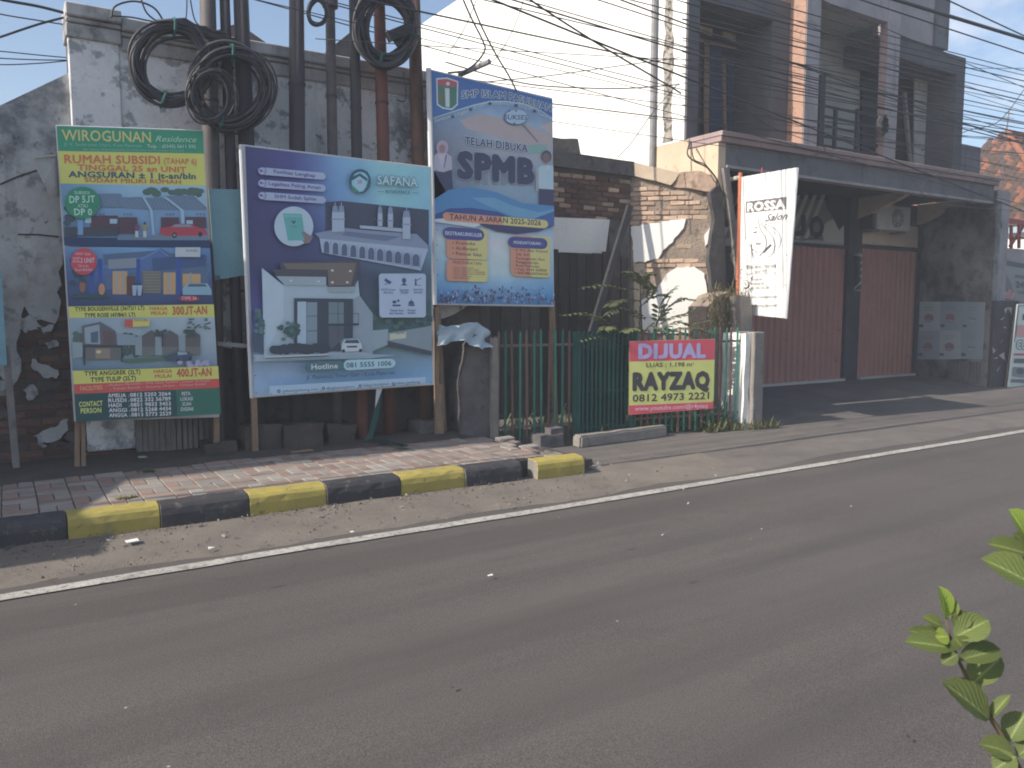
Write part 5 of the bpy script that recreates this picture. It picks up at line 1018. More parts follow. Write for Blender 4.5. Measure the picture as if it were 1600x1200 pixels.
for s_, a, c_ in (('safanaresidence.com',(436.6,611.3),(491,608.3)), ('@safanaresidence',(504.4,607.3),(548,604.2)), ('Safana Residence',(561.5,603),(601,600)), ('safana residence',(612,599.4),(649,597.2))): B.txt(s_, a, c_, 3.9, nv, .012)
for x, y in ((430.5,609.8), (499.5,605.5), (556.5,601.8), (608,598.6)): B.ell(x, y, 2.7, 2.7, nv); B.ell(x, y, 1.2, 1.2, pr(148,168,214))
for k in range(15):
    g = k/14; B.ell(379.5+g*15, 238+g*374, .9, .9, K_, 'eyelets', 8); B.ell(674.3+g*2.6, 268+g*325, .8, .9, K_, 'eyelets', 8)
    if k: B.ell(392+g*272, 230.5+g*31.5, .8, .8, K_, 'eyelets', 8); B.ell(400+g*266, 615.5-g*19, .8, .8, K_, 'eyelets', 8)
B.build()
# ---- blue school billboard
t = thing('school_billboard', 'tall blue SMP ISLAM PASURUAN school billboard with two pupils', 'billboard', (4.8, 7.85, .2)); o = (0, 7.84, 0)
board_panel(t, [(668.5,107),(863.5,153),(866,479.5),(679,476.5)], o, UX)
b = MB(); b.tube([atY(669.5,107,7.83), atY(679,476,7.83)], .03, 8); part('edge_tube', b, M['edge'], t)
b = MB(); b.bar(atY(862,470,7.90), atY(868,672,7.90)-ZUP*.05, .06, .05); part('leg', b, M['timber'], t); b = MB(); b.bar(atY(683,470,7.90), atY(694,684,7.90), .05, .045); part('leg', b, M['timber'], t)
B = Board(t, o, UX); g1 = lambda L: [(660+x*.175, 90+y*.175) for x, y in L]; g2 = lambda L: [(660+x/6, 290+y/6) for x, y in L]
B.grad([(674,110.5),(862.5,155.5),(864.5,476.5),(681,474)], [[(70,110,170),(80,115,175),(90,110,165)],[(100,125,165),(140,160,190),(135,150,180)],[(105,110,135),(155,150,165),(150,148,168)],[(100,105,135),(130,145,165),(130,150,175)],[(70,90,140),(110,135,165),(110,130,165)],[(175,188,210),(190,200,218),(180,190,212)],[(130,165,205),(165,185,212),(130,165,205)],[(40,105,165),(60,120,175),(40,110,170)]])
B.poly(g1([(330,560),(520,500),(930,600),(1155,700),(1155,800),(940,790),(700,720),(400,640)]), pr(165,145,150)); B.poly(g1([(880,600),(910,600),(1040,755),(1020,755)]), pr(125,110,120)); B.poly(g1([(1040,620),(1155,570),(1155,690)]), pr(170,150,155)); B.poly(g1([(940,780),(1110,775),(1110,860),(945,860)]), pr(120,150,150))
for x in range(300, 980, 80): B.poly(g1([(x,960),(x+45,960),(x+45,1140),(x,1140)]), pr(120,120,135))
B.poly([(673.5,110.5),(862.8,155.8),(863,184),(843.7,172),(817.5,162),(791,158),(765,158),(738.7,164),(712.5,172),(676,184)], pr(62,98,165)); B.stroke([(676,185),(712.5,173),(738.7,165),(765,159),(791,159),(817.5,163),(843.7,173),(863,185)], 2.6, pr(165,185,215))
B.poly(g1([(120,185),(220,178),(318,212),(314,424),(262,470),(178,458),(126,424)]), pr(185,195,215)); B.poly(g1([(132,198),(218,192),(306,222),(303,415),(258,455),(182,445),(137,414)]), pr(62,110,95)); B.poly(g1([(132,198),(218,192),(306,222),(306,262),(205,262),(132,240)]), pr(170,75,85)); B.poly(g1([(198,272),(238,276),(240,444),(204,440)]), pr(180,190,205)); B.ell(*g1([(162,350)])[0], 5, 7, pr(110,100,80)); B.ell(*g1([(225,235)])[0], 3, 3, pr(200,185,170))
h1, h2 = pr(74,88,140), pr(175,188,212)
for s_, a, c_, h in (('SMP',(720.5,154),(747,151.5),11.5), ('ISLAM',(752,151.8),(789.5,154.5),11), ('PASURUAN',(795,155.5),(860.5,174.5),11)): B.txt(s_, a, c_, h, h1, .03, out=(h2, .06))
for s_, a, c_ in (('Santun',(678,191.5),(703,184.5)), ('Unggul',(710,182.5),(731,175.5)), ('Kreatif',(739.5,171.5),(761,164)), ('Sederhana',(768.5,164),(802,165.5)), ('Empati',(810,167.5),(831,173.5)), ('Tawakal',(838,178.5),(860,187.5))): B.txt(s_, a, c_, 5.6, pr(178,192,215), .0)
for x, y in ((265,530), (425,465), (597,412), (830,430), (995,480)): B.ell(*g1([(x,y)])[0], 2.4, 2.4, pr(62,70,120))
sk = pr(70,85,120); B.ell(805, 183.6, 19, 12.4, sk); B.ell(805.5, 183, 18, 11.4, pr(150,170,195)); B.poly(g1([(735,510),(925,510),(925,560),(735,560)]), pr(150,170,195)); B.txt('SUKSES', (786.5,187), (823,187.5), 7.5, sk, .02, shear=.15)
for x, y in ((770,478), (830,478), (815,590)): B.ell(*g1([(x,y)])[0], 1.6, 1.4, sk)
tb = pr(58,64,105); B.txt('TELAH DIBUKA', (724.7,225.8), (823.6,238.3), 12.3, tb, .03, out=(pr(178,188,208), .05)); B.txt('SPMB', (712.5,278), (834.5,288.5), 41, pr(60,56,84), .075, out=(pr(150,155,175), .015))
def pupil(cx, cy, head, face, top, bottom, hj):
    B.ell(cx, cy, *( (9.5,11.5) if hj else (7.6,9.5)), head); B.ell(cx-.5, cy+2, *((5,7) if hj else (6,8)), face)
B.poly(g1([(95,1010),(255,1010),(270,1240),(95,1300)])+[(706,318),(678,318)], pr(62,58,84)); B.poly(g1([(95,880),(130,850),(205,850),(255,890),(262,1000),(180,1025),(95,1010)]), pr(165,150,172)); pupil(690, 231, pr(160,140,162), pr(150,105,115), None, None, True); B.poly(g1([(128,860),(205,860),(190,960),(165,985)]), pr(172,160,180)); B.poly(g1([(200,870),(212,872),(190,985),(182,985)]), pr(85,85,120))
B.poly([(841,293),(864,297),(864.3,330),(841,328)], pr(62,56,84)); B.poly(g1([(1000,1010),(1055,965),(1160,968),(1162,1180),(1035,1172)]), pr(158,176,205)); B.poly(g1([(1000,1010),(1030,1000),(1030,1200),(1005,1190)]), pr(150,140,150)); pupil(852.5, 245, pr(70,60,66), pr(118,92,94), None, None, False); B.poly(g1([(1090,965),(1130,965),(1105,1010)]), pr(175,190,210))
B.poly([(676.5,312),(700,297),(735,293),(775,301),(815,318),(864.2,322),(864.3,352),(760,345),(678,342)], pr(66,120,172)); B.poly([(735,309),(770,309),(800,322),(840,332),(864.2,327),(864.3,345),(800,338),(760,322)], pr(92,140,178)); B.poly([(677,336),(700,326),(735,325),(775,331),(800,341),(790,350),(740,347),(700,341),(678,342)], pr(52,70,130)); B.poly([(678,342.5),(700,341),(740,346),(752,351),(740,356),(700,350),(678,347)], pr(180,192,214)); B.poly([(746,350),(864.3,350),(864.4,353),(840,362),(805,366),(775,362)], pr(60,54,92)); B.poly([(820,347),(864.3,330),(864.3,352),(840,358)], pr(58,86,150))
orr, ory = pr(196,125,98), pr(205,172,100)
B.rr((690,331.5), (855,344.5), (854.5,357.5), (691,345), orr); B.rr((780,338.5), (855,344.5), (854.5,357.5), (782,352), ory); B.txt('TAHUN AJARAN 2025-2026', (700.5,343), (843.5,352.6), 8.6, pr(70,52,72), .018)
pu = pr(72,66,130); pw = pr(178,180,208); bt = pr(96,64,62)
def card(tl, br, tilt): B.rr(tl, (br[0],tl[1]+tilt), (br[0],br[1]+tilt), (tl[0],br[1]), orr, .16); x = (tl[0]+br[0])/2; B.rr((x,tl[1]+tilt/2), (br[0],tl[1]+tilt), (br[0],br[1]+tilt), (x,br[1]+tilt/2), ory, .16)
card((696,356), (760,404), 2.5); B.rr((690.5,354.5), (755,358.5), (755,377), (691,374), pu, .5); B.txt('EKSTRAKURIKULER', (694,367), (751.5,370.6), 5.6, pw, .03)
for s_, a, c_ in (('• Pramuka',(705,382),(741,383.3)), ('• Al-Banjari',(705,390),(744.5,392)), ('• Pencak Silat',(705,398.3),(751,401))): B.txt(s_, a, c_, 5, bt, .01)
card((696,405.5), (760,439), 2); B.txt('PERSYARATAN', (706,412.3), (750,414.6), 5, pr(130,70,66), .02)
for k, (s_, w) in enumerate((('• Foto copy Ijazah',33), ('• Foto copy Akta Lahir',42), ('• Foto copy Kartu Keluarga',51), ('• Foto copy Kartu Indonesia',51), ('• Foto copy Raport',31), ('• Pas Foto 3x4',27))): B.txt(s_, (705,419+k*3.3), (705+w,419.6+k*3.4), 2.5, bt)
card((796,368), (857,431.5), 2.5); B.rr((791.7,369.5), (853.3,373), (853,390), (792,387), pu, .5); B.txt('PENDAFTARAN :', (800.5,381.3), (845.5,383.5), 5, pw, .03)
for s_, a, c_ in (('• Jl. KH. Abd. Khamid',(800,392.3),(853,395.2)), ('55b. Kel.',(804,399.5),(825,400.3)), ('Karanganyar, Kec.',(804,405.3),(850,407.6)), ('Panggungrejo,',(804,411),(840,412.8)), ('Kota Pasuruan.',(804,416.5),(841.5,418.5)), ('• Telp. 0343 420820',(802,422.6),(852,424.6)), ('• WA 085607544102',(802,428.3),(854,430.6))): B.txt(s_, a, c_, 4, bt, .008)
for k in range(230):
    x = R.uniform(684,862); y = R.triangular(446,475,466)+(0 if 705 < x < 850 else 6); m = R.choice([(70,62,100),(95,62,80),(85,80,120),(60,60,95),(110,70,85)]) if R.random() < .62 else (135,145,185)
    s = R.uniform(.9,1.9); B.ell(x, min(y,473), s, s*1.5, pr(*m), n=6)
B.build()
# ---- for-sale sign on the fence
FO = Vector((6.5, 7.42, 0)); FU = Vector((math.cos(.115), -math.sin(.115), 0)); FN = FU.cross(ZUP)
t = thing('for_sale_sign', 'red and yellow DIJUAL for sale sign wired to the green fence', 'sign', (7.15, 7.4, .8))
board_panel(t, [(983.2,533),(1117.8,529.3),(1114.3,638.6),(982.3,648.8)], FO, FU, .006, pr(120,112,60))
B = Board(t, FO, FU, .0006); rd, ye, dk = pr(200,56,74), pr(196,184,84), pr(60,48,42)
B.poly([(983.6,533.5),(1117.3,529.8),(1116.2,562),(983.3,565)], rd); B.poly([(983.3,565),(1116.2,562),(1114.5,628),(982.8,633.5)], ye); B.poly([(982.8,633.5),(1114.5,628),(1114,638.2),(982.7,648.3)], rd)
B.txt('DIJUAL', (996.7,560.5), (1102.5,558.8), 23, pr(160,148,208), .055); B.txt('LUAS : 1.198 m', (1009.5,573.8), (1080.5,572.3), 6.8, dk, .02); B.txt('2', (1081.5,569), (1084,569), 3, dk, .01)
B.txt('RAYZAQ', (987.7,610.4), (1108.5,606.8), 27.5, dk, .07); B.txt('0812 4973 2221', (988,628), (1107.5,623.4), 11.3, dk, .025); B.txt('www.youtube.com/@r4yzaq', (991.5,641.8), (1104.5,636.8), 6.6, pr(205,172,196), .005)
B.build()
# ---- white salon sign catching the sun
RU = Vector((-.216, -.976, 0)).normalized(); RO = Vector((9.15, 8.2, 0)); RN = RU.cross(ZUP)
t = thing('salon_sign', 'sunlit white ROSSA Salon sign with orange pole standing at the roadside', 'sign', (9.0, 7.7, 0))
board_panel(t, [(1158.5,276.5),(1245,261.5),(1227.5,497.5),(1153,490.5)], RO, RU, .012, M['vinyl'])
b = MB(); b.tube([atP(1157,270,RO,RN), atP(1152.5,490,RO,RN), Vector((9.16,8.2,0))], .032, 10); part('pole', b, M['orange'], t)
b = MB(); b.tube([atP(1246.5,262,RO,RN), atP(1228.5,498,RO,RN)], .016, 8); part('side_tube', b, M['edge'], t); b = MB(); b.tube([atP(1191,262,RO-RN*.03,RN), atP(1190,276,RO-RN*.03,RN)], .012, 6); part('hook', b, M['redpaint'], t)
b = MB(); b.tube([atP(1140,281,RO,RN), atP(1158,277,RO,RN)], .035, 8); part('tube_lamp', b, M['acwhite'], t)
B = Board(t, RO, RU, .0006); r_ = lambda L: [(1110+x*.2333, 240+y*.2333) for x, y in L]
g_ = flat('grey_print_ink', (.16,.15,.15)); g2_ = flat('dark_grey_print_ink', (.10,.095,.095)); gw_ = flat('white_print', (.8,.8,.79))
B.poly(r_([(240,322),(510,289),(508,371),(238,397)]), g_); B.txt('ROSSA', (1167.5,330.6), (1226.7,325.4), 14, gw_, .05); B.txt('Salon', (1196.5,346), (1231,342.3), 11, g2_, .012, shear=.45)
for L, w in (([(322,425),(322,450),(330,490),(350,530),(370,560),(380,595),(372,630),(355,660)],1.2), ([(330,470),(345,475),(385,515),(420,560),(435,610),(425,660),(405,685),(382,694)],1.2), ([(340,465),(385,478),(430,500),(462,535),(475,575),(468,615),(448,648)],1.2), ([(345,480),(400,500),(445,540),(470,590)],.7), ([(300,497),(310,493),(322,500)],.9), ([(288,525),(300,528),(312,522)],1.4), ([(305,602),(322,597),(343,602),(322,610),(305,602)],1.3), ([(290,640),(305,655),(325,668)],.7), ([(262,605),(290,650)],.9), ([(280,605),(278,650),(292,690)],.9), ([(292,690),(284,700),(292,708),(300,698),(292,690)],.8), ([(410,608),(355,662)],2.4), ([(352,662),(332,685)],1.)): B.stroke(r_(L), w, g2_, 'hair_drawing')
B.stroke(r_([(225,752),(470,742)]), .4, g_); B.stroke(r_([(225,805),(470,798)]), .4, g_); B.stroke(r_([(470,742),(485,760),(482,785),(470,798)]), .4, g_); B.stroke(r_([(225,752),(213,770),(213,790),(225,805)]), .4, g_)
for s_, a, c_ in (('BUKA 09.00 - 17.00 WIB',(248,772),(445,762)), ('Senin OFF',(300,797),(383,792)), ('PriceList',(275,850),(352,846)), ('Katalog by',(275,878),(365,874)), ('082 143 126 143',(275,907),(400,903)), ('salon_rossapasuruan',(268,966),(453,962)), ('salonrossa pasuruan',(270,1025),(453,1021))): aa, cc_ = r_([a, c_]); B.txt(s_, aa, cc_, 3.9, g2_, .008)
for cx, cy in ((243,873), (245,950)):
    x, y = r_([(cx,cy)])[0]; B.ell(x, y, 5.2, 6.4, g_); B.ell(x, y, 4.4, 5.6, gw_); B.stroke([(x-1.6,y-2.6),(x-.8,y+.4),(x+2,y+2)], 1.2, g_)
for x, y in ((260,147), (415,122), (210,365), (196,560), (190,660), (548,440), (535,545), (520,680), (512,880), (350,1083), (490,1090)): B.ell(*r_([(x,y)])[0], .7, .9, g2_, 'eyelets', 8)
B.build()
# ---- shop sign above the left roller door
t = thing('barbershop_sign', 'dim striped shop sign with letters JO above the wide roller door', 'sign', (12.5, 10.15, 2.9)); o = (0, 10.17, 0)
board_panel(t, [(1128,300),(1319,316),(1318,388),(1128,384)], o, UX, .02, flat('sign_brown_grey', (.16,.15,.148)))
B = Board(t, o, UX, .001); v = lambda L: [(1200+x/4, 200+y/4) for x, y in L]; stp = flat('sign_beige_print', (.40,.37,.33)); sdk = flat('sign_black_print', (.032,.03,.034))
for k in range(-4, 7): x = -40+k*52; B.poly(v([(x+60,420),(x+85,420),(x-25,690),(x-50,690)]), stp)
B.poly(v([(-300,690),(470,705),(470,745),(-300,735)]), flat('sign_light_print', (.30,.285,.27))); B.poly(v([(330,640),(360,590),(420,560),(470,560),(470,720),(350,715)]), stp); B.ell(1305,318,16,17,sdk); B.poly(v([(380,520),(475,520),(475,600),(440,640)]), sdk)
B.txt('J', (1241,368), (1257,369), 33, sdk, .06); B.txt('O', (1262,370), (1286,372), 33, sdk, .06); B.stroke(v([(200,705),(260,690),(330,690)]), 1.2, sdk); B.poly([(1129,352),(1150,318),(1158,318),(1136,356)], sdk)
B.build()
# ---- six posters on the party wall
for r in range(2):
    for k in range(3):
        xs = [1437,1469.5,1503,1539.5]; xb = [1434,1467,1501,1535]; y0, y1, y2 = 471.5, 516.5, 561.5
        def cpt(i, j): w = j/2; return (xs[i]*(1-w)+xb[i]*w, [y0, y1, y2][j]+[0,-.3,-.2,.4][i])
        q = [cpt(k,r), cpt(k+1,r), cpt(k+1,r+1), cpt(k,r+1)]
        ti = ('pasted', 'upper' if r == 0 else 'lower', ['left', 'middle', 'right'][k])
        t = thing('poster', 'pale poster with round %s picture, %s row, %s of six on the party wall' % ('red' if k < 2 else 'blue', ti[1], ti[2]), 'poster', (16.8, 9, 1), 'posters pasted on the party wall')
        Bq = Board(t, PWO+PWN*.012, PWU, .0008); q = [(a+R.uniform(-.5,.5), c_+R.uniform(-.5,.5)) for a, c_ in q]
        bb = MB(); bb.prism([Bq.P(*p) for p in q], PWN*-.006); part('sheet', bb, pr(*R.choice([(128,140,152),(138,148,158),(122,132,148)])), t)
        cx, cy = sum(p[0] for p in q)/4-1, sum(p[1] for p in q)/4+3; Bq.ell(cx, cy, 7.5, 6.6, pr(128,84,100) if k < 2 else pr(118,130,148)); Bq.stroke([(cx-5,cy-1),(cx,cy+2),(cx+6,cy+1)], 1.8, pr(86,90,112)); Bq.stroke([(cx-4,cy+3),(cx+4,cy+4)], 1.2, pr(150,158,172))
        for yy, w in ((-17,9), (-13,6)): Bq.stroke([(cx-w,cy+yy),(cx+w,cy+yy+.3)], .9, pr(95,105,118))
        Bq.poly([(cx-15,cy+10),(cx-9,cy+10),(cx-8,cy+14),(cx-15,cy+14)], pr(62,66,82)); Bq.build()
# ---- banners at the right edge
t = thing('promo_banner', 'grey promotional banner with red slanted name and price 24.0 on the street wall', 'banner', (18.3, 8.4, 2)); o = (0, 8.47, 0)
board_panel(t, [(1556,405),(1640,420),(1640,474),(1558,470)], o, UX, .02, pr(112,106,108)); B = Board(t, o, UX, .002)
B.poly([(1556,404),(1640,419),(1640,426),(1556,412)], pr(58,56,62)); B.poly([(1559,421),(1570,424),(1581,445),(1586,472),(1559,470)], pr(88,76,82)); B.poly([(1560,422),(1565,424),(1566,440),(1560,441)], pr(165,60,66))
B.txt('Zellia', (1560,464), (1583,468), 15, pr(190,120,124), .01, shear=.3); B.txt('24.000', (1586,449), (1622,452), 10, pr(62,60,68), .04); B.txt('MULAI', (1586,434), (1606,436), 5, pr(62,60,68), .02); B.txt('1000', (1590,459), (1610,460), 5, pr(80,76,82), .02); B.build()
t = thing('standing_banner', 'leaning white standing banner lettered CUKUR with pink bands at the right edge', 'banner', (18.4, 8.1, 0)); o = (0, 8.12, 0)
board_panel(t, [(1590,475),(1640,474),(1632,607),(1575,605)], o, UX, .02, pr(168,170,172)); B = Board(t, o, UX, .002); dk2 = pr(62,66,76)
B.stroke([(1591,478),(1591,484),(1585,534)], 1.2, dk2); B.stroke([(1591,478),(1640,477)], 1, dk2); B.txt('BARBER', (1597,500), (1632,500), 9, dk2, .04); B.poly([(1589,508),(1640,508),(1640,528),(1587,526)], pr(175,120,118)); B.txt('CUKUR', (1587.5,545), (1622,545.5), 13, pr(175,178,178), .03, out=(dk2, .07)); B.poly([(1583,552),(1640,553),(1640,556),(1583,555)], pr(150,52,60)); B.poly([(1584,560),(1640,561),(1640,568),(1583,567)], dk2); B.poly([(1582,573),(1600,574),(1600,590),(1581,588)], pr(96,104,118)); B.ell(1592,580,6,5,pr(52,62,70)); B.poly([(1579,592),(1640,594),(1640,600),(1578,597)], pr(80,86,92)); B.build()
b = MB(); b.bar(atY(1588,477,8.2), atY(1572,606,8.2), .05, .04); part('stay', b, M['timber_g'], t)
# ---- plain tarpaulin boards and torn cloth
t = thing('blue_panel', 'faded pale blue tarpaulin panel between the green banner and purple billboard', 'panel', (1.9, 7.95, .2))
b = MB(); b.prism(pts([(326,295),(382,296),(383,430),(336,438)], 7.93), (0,.015,0)); part('sheet', b, M['tarp'], t)
b = MB(); b.bar(atY(339,430,7.95), atY(345,700,7.95), .045, .04); b2 = MB(); b2.bar(atY(340,537,7.9), atY(392,541,7.85), .04, .03); part('leg', b, M['timber_d'], t); part('cross_rail', b2, M['steel'], t)
t = thing('cyan_banner', 'pale cyan banner cut off by the left edge on a grey timber leg', 'banner', (-.3, 7.95, .2))
b = MB(); q = pts([(-70,425),(2,422),(11,571),(-70,574)], 7.95); b.prism(q, (0,.02,0)); part('sheet', b, M['tarp'], t); b = MB(); b.bar(atY(9,540,8.0), atY(26,738,8.0), .055, .05); part('leg', b, M['timber_g'], t)
b = MB(); b.bar(atY(-60,617,8.02), atY(15,614,8.02), .04, .03); part('cross_rail', b, M['timber_g'], t)
b = MB(); P = [atY(a, c_, y) for a, c_, y in ((53,249,7.8), (88,245,7.9), (100,300,7.95), (88,311,7.9), (77,311,7.86), (70,285,7.8))]; b.add(P, [(0,1,5),(1,2,5),(2,3,4,5)]); b.tube([P[0]+Vector((0,-.01,.01)), P[1]+Vector((0,-.01,.01))], .010, 6); b.tube([P[0], P[5]], .012, 6)
solo('torn_cloth', b, M['cloth'], 'torn flap of dirty white banner cloth hanging left of the green banner', 'cloth')
flush_text()
for B in BOARDS: B.finish()
# ---------------------------------------------------------------- green steel fence along the empty plot
FA = Vector((4.74, 7.79, 0)); FB = Vector((8.30, 7.28, 0)); FD = (FB-FA).normalized(); FL = (FB-FA).length; FNR = FD.cross(ZUP)
fe = thing('picket_fence', 'green steel picket fence with rusty patches along the empty plot', 'fence', (6.5, 7.55, .1))
def fp(s, z, d=0.): return FA + FD*s + ZUP*z + FNR*d
def picket_mesh(m, w=.026, h=1.32, z0=0.):
    q = MB(); q.prism([Vector((-w/2,0,z0)), Vector((w/2,0,z0)), Vector((w/2,0,h-.035)), Vector((w*.1,0,h)), Vector((-w/2,0,h-.03))], (0,.012,0)); return q.mesh('picket', m)
pmesh = [picket_mesh(M[k]) for k in ('fence_g','fence_g','fence_g','fence_r')]; pm_r = picket_mesh(M['fence_r'])
rotF = Matrix((FD, -FNR, ZUP)).transposed().to_4x4()
gs0, gs1 = 1.02, 1.82
s = .03; k = 0
while s < FL-.04:
    if not (gs0 < s < gs1):
        m = R.choice(pmesh) if not (1.82 < s < 2.55) else (pm_r if R.random() < .7 else pmesh[0])
        inst('picket', m, fe, Matrix.Translation(fp(s, .05+R.uniform(-.012,.012))) @ rotF @ Matrix.Rotation(R.uniform(-.012,.012), 4, 'Y'))
    s += .093
for a, c in ((0, gs0), (gs1, FL)):
    for z in (1.19, .24):
        b = MB(); b.bar(fp(a, z, -.02), fp(c, z, -.02), .028, .02); part('rail', b, M['fence_r'], fe)
for s in (0.0, FL-.03): part('post', MB().bar(fp(s,0,-.03), fp(s,1.3,-.03), .045, .045), M['fence_r'], fe)
# gate leaf, darker green, doubled, with an added dark sheet for the shade between bars
ga = thing('fence_gate', 'darker green closely barred gate leaf in the picket fence', 'gate', fp(1.4, .05, .05))
gm = [picket_mesh(M['fence_d'], .028, 1.30), picket_mesh(M['fence_d'], .03, 1.27)]
for i in range(13): s = gs0+.04+i*(gs1-gs0-.08)/12; inst('picket', R.choice(gm), ga, Matrix.Translation(fp(s, .06, .05)) @ rotF)
for i in range(12): s = gs0+.07+i*(gs1-gs0-.1)/12; inst('picket', gm[1], ga, Matrix.Translation(fp(s, .08, .015)) @ rotF)
for s in (gs0-.01, gs0+.035, gs1): part('stile', MB().bar(fp(s,.02,.04), fp(s,1.34,.04), .05, .04), M['fence_d'], ga)
for z in (1.16, .62, .18): part('rail', MB().bar(fp(gs0,z,.032), fp(gs1,z,.032), .03, .02), M['fence_d'], ga)
b = MB(); b.prism([fp(gs0+.05,.2,-.05), fp(gs1-.02,.2,-.05), fp(gs1-.02,1.12,-.05), fp(gs0+.05,1.12,-.05)], -FNR*.004); part('dark_gap_sheet', b, M['gap_dark'], ga)
b = MB(); b.box(-.03,.03,-.012,.012,-.05,.05); o = part('padlock', b, M['steel'], ga, bevel=.008); o.matrix_basis = Matrix.Translation(fp(1.86,.66,.07)) @ rotF
# low concrete kerbs at the fence foot
q0 = Vector((5.53, 7.22, .01)); q1 = Vector((6.95, 7.30, .01)); d = (q1-q0).normalized()
b = MB(); n_ = d.cross(ZUP); b.prism([q0, q1, q1-n_*.13, q0-n_*.15], (0,0,.15)); solo('concrete_kerb', b, M['conc'], 'low pale concrete kerb lying under the fence gate', 'kerb', bevel=.02, rough=.009)
b = MB(); c0 = atZ(866, 696, .05); b.box(c0.x-.19, c0.x+.14, c0.y, c0.y+.22, 0, .17); b.box(c0.x-.02, c0.x+.15, c0.y+.03, c0.y+.2, .165, .24); solo('concrete_block', b, M['conc_d'], 'rough concrete block at the foot of the school billboard leg', 'concrete block', rough=.016)
# gate pillars
X0, Y0 = atZ(1172, 662, .03).x, 7.16
pr_x1 = atY(1193, 600, Y0).x; px0 = atY(1173, 600, Y0).x
t = thing('gate_pillar', 'old concrete pillar with rough left side coloured pale as if sunlit at the right end of the fence', 'pillar', (px0, Y0, 0))
hz = atY(1180, 519, Y0).z
b = MB(); b.box(px0+.05, pr_x1, Y0, Y0+.42, 0, hz); part('shaft', b, M['conc'], t, bevel=.012, rough=.006)
b = MB(); b.box(px0-.06, px0+.047, Y0+.06, Y0+.45, 0, hz-.01); part('rough_lit_side', b, M['white'], t, rough=.018)  # near-white colour puts the sunlight onto this face
b = MB(); P = [atY(a, c, 7.72) for a, c in ((722,690),(722,600),(730,540),(742,523),(768,521),(773,540),(774,690))]; b.prism(P, (0,.30,0)); solo('broken_pillar', b, M['conc_d'], 'stub of a thick broken concrete pillar at the left end of the fence', 'pillar', rough=.02)
b = MB(); b.box(P[-1].x-.075, P[-1].x+.005, 7.66, 7.715, .15, P[4].z-.05); solo('pillar_trim', b, M['conc'], 'pale upright edge strip on the broken pillar beside the fence', 'edge strip', rough=.006)
# plastic sheet thrown over the pillar
b = MB(); NXs, NYs = 16, 8; top = [(686,507),(700,510),(722,507),(744,502),(758,512),(768,530)]; bot = [(684,541),(704,537),(722,530),(738,540),(752,546),(766,541)]
for j in range(NYs+1):
    for i in range(NXs+1):
        x = i/NXs*5; k = min(int(x), 4); u = x-k; tp = [top[k][q]*(1-u)+top[k+1][q]*u for q in (0,1)]; bo = [bot[k][q]*(1-u)+bot[k+1][q]*u for q in (0,1)]; w = j/NYs
        p = atY(tp[0]*(1-w)+bo[0]*w, tp[1]*(1-w)+bo[1]*w, 7.78-.18*w); b.v.append(p+Vector((0, .035*math.sin(x*4+w*3)+.03*math.sin(w*7+x), .008*math.sin(x*6))))
for j in range(NYs):
    for i in range(NXs): a = j*(NXs+1)+i; b.f.append((a, a+1, a+NXs+2, a+NXs+1)); b.mi.append(0)
solo('plastic_sheet', b, M['sheet'], 'crumpled pale blue plastic sheet draped over the broken pillar', 'plastic sheet', smooth=True)
# ---------------------------------------------------------------- plants
def blade(b, p, d, L, w, bend=.3, seg=3):
    d = Vector(d).normalized(); sd_ = d.cross(ZUP); sd_ = sd_.normalized() if sd_.length > .01 else Vector((1,0,0)); V = []
    for i in range(seg+1):
        t = i/seg; q = Vector(p)+d*(L*t)-ZUP*(bend*L*t*t); ww = w*(1-t)**.7*.5+.0006; V += [q-sd_*ww, q+sd_*ww]
    b.add(V, [(2*i, 2*i+1, 2*i+3, 2*i+2) for i in range(seg)])
def frond(b, pts_, n, L0, w=.42):
    """compound leaf: rachis and pairs of leaflets"""
    b.tube(pts_, [.005,.004,.003,.002][:len(pts_)], 4, 1)
    for i in range(n):
        t = (i+.6)/n; f = t*(len(pts_)-1); k = min(int(f), len(pts_)-2); p = pts_[k].lerp(pts_[k+1], f-k); tn = (pts_[k+1]-pts_[k]).normalized(); sd_ = tn.cross(ZUP).normalized()
        L = L0*(.75+.45*math.sin(PI*min(1, t*.9+.1)))*R.uniform(.85,1.1)
        for s_ in (-1, 1):
            dr = (sd_*s_+tn*.75+ZUP*R.uniform(-.35,-.02)).normalized(); up_ = (dr.cross(tn)*s_).normalized(); cr = dr.cross(up_).normalized()
            q = [p, p+dr*L*.35+cr*L*w*.42, p+dr*L*.75+cr*L*w*.33, p+dr*L-ZUP*L*.1, p+dr*L*.75-cr*L*w*.33, p+dr*L*.35-cr*L*w*.42, p+dr*L*.5+up_*L*.05]
            b.add(q, [(0,1,6),(1,2,6),(2,3,6),(3,4,6),(4,5,6),(5,0,6)])
t = thing('shrub', 'wild shrub with long feathery leaves growing behind the fence', 'shrub', (7.1, 8.0, 0))
root_ = Vector((7.15, 7.75, .05))
stems = [[root_, Vector((7.05,7.75,.8)), atY(1003,520,7.75), atY(1000,440,7.75)], [root_+Vector((.08,0,0)), atY(1020,560,7.75), atY(1026,505,7.72), atY(1048,462,7.68)], [root_, atY(975,560,7.72), atY(960,510,7.7)]]
for s_ in stems: part('stem', MB().tube(s_, [.02,.016,.011,.006][:len(s_)], 6), M['stem'], t)
FR = [((1000,440),(985,432),(968,428),(986,430),7.95,.09),]
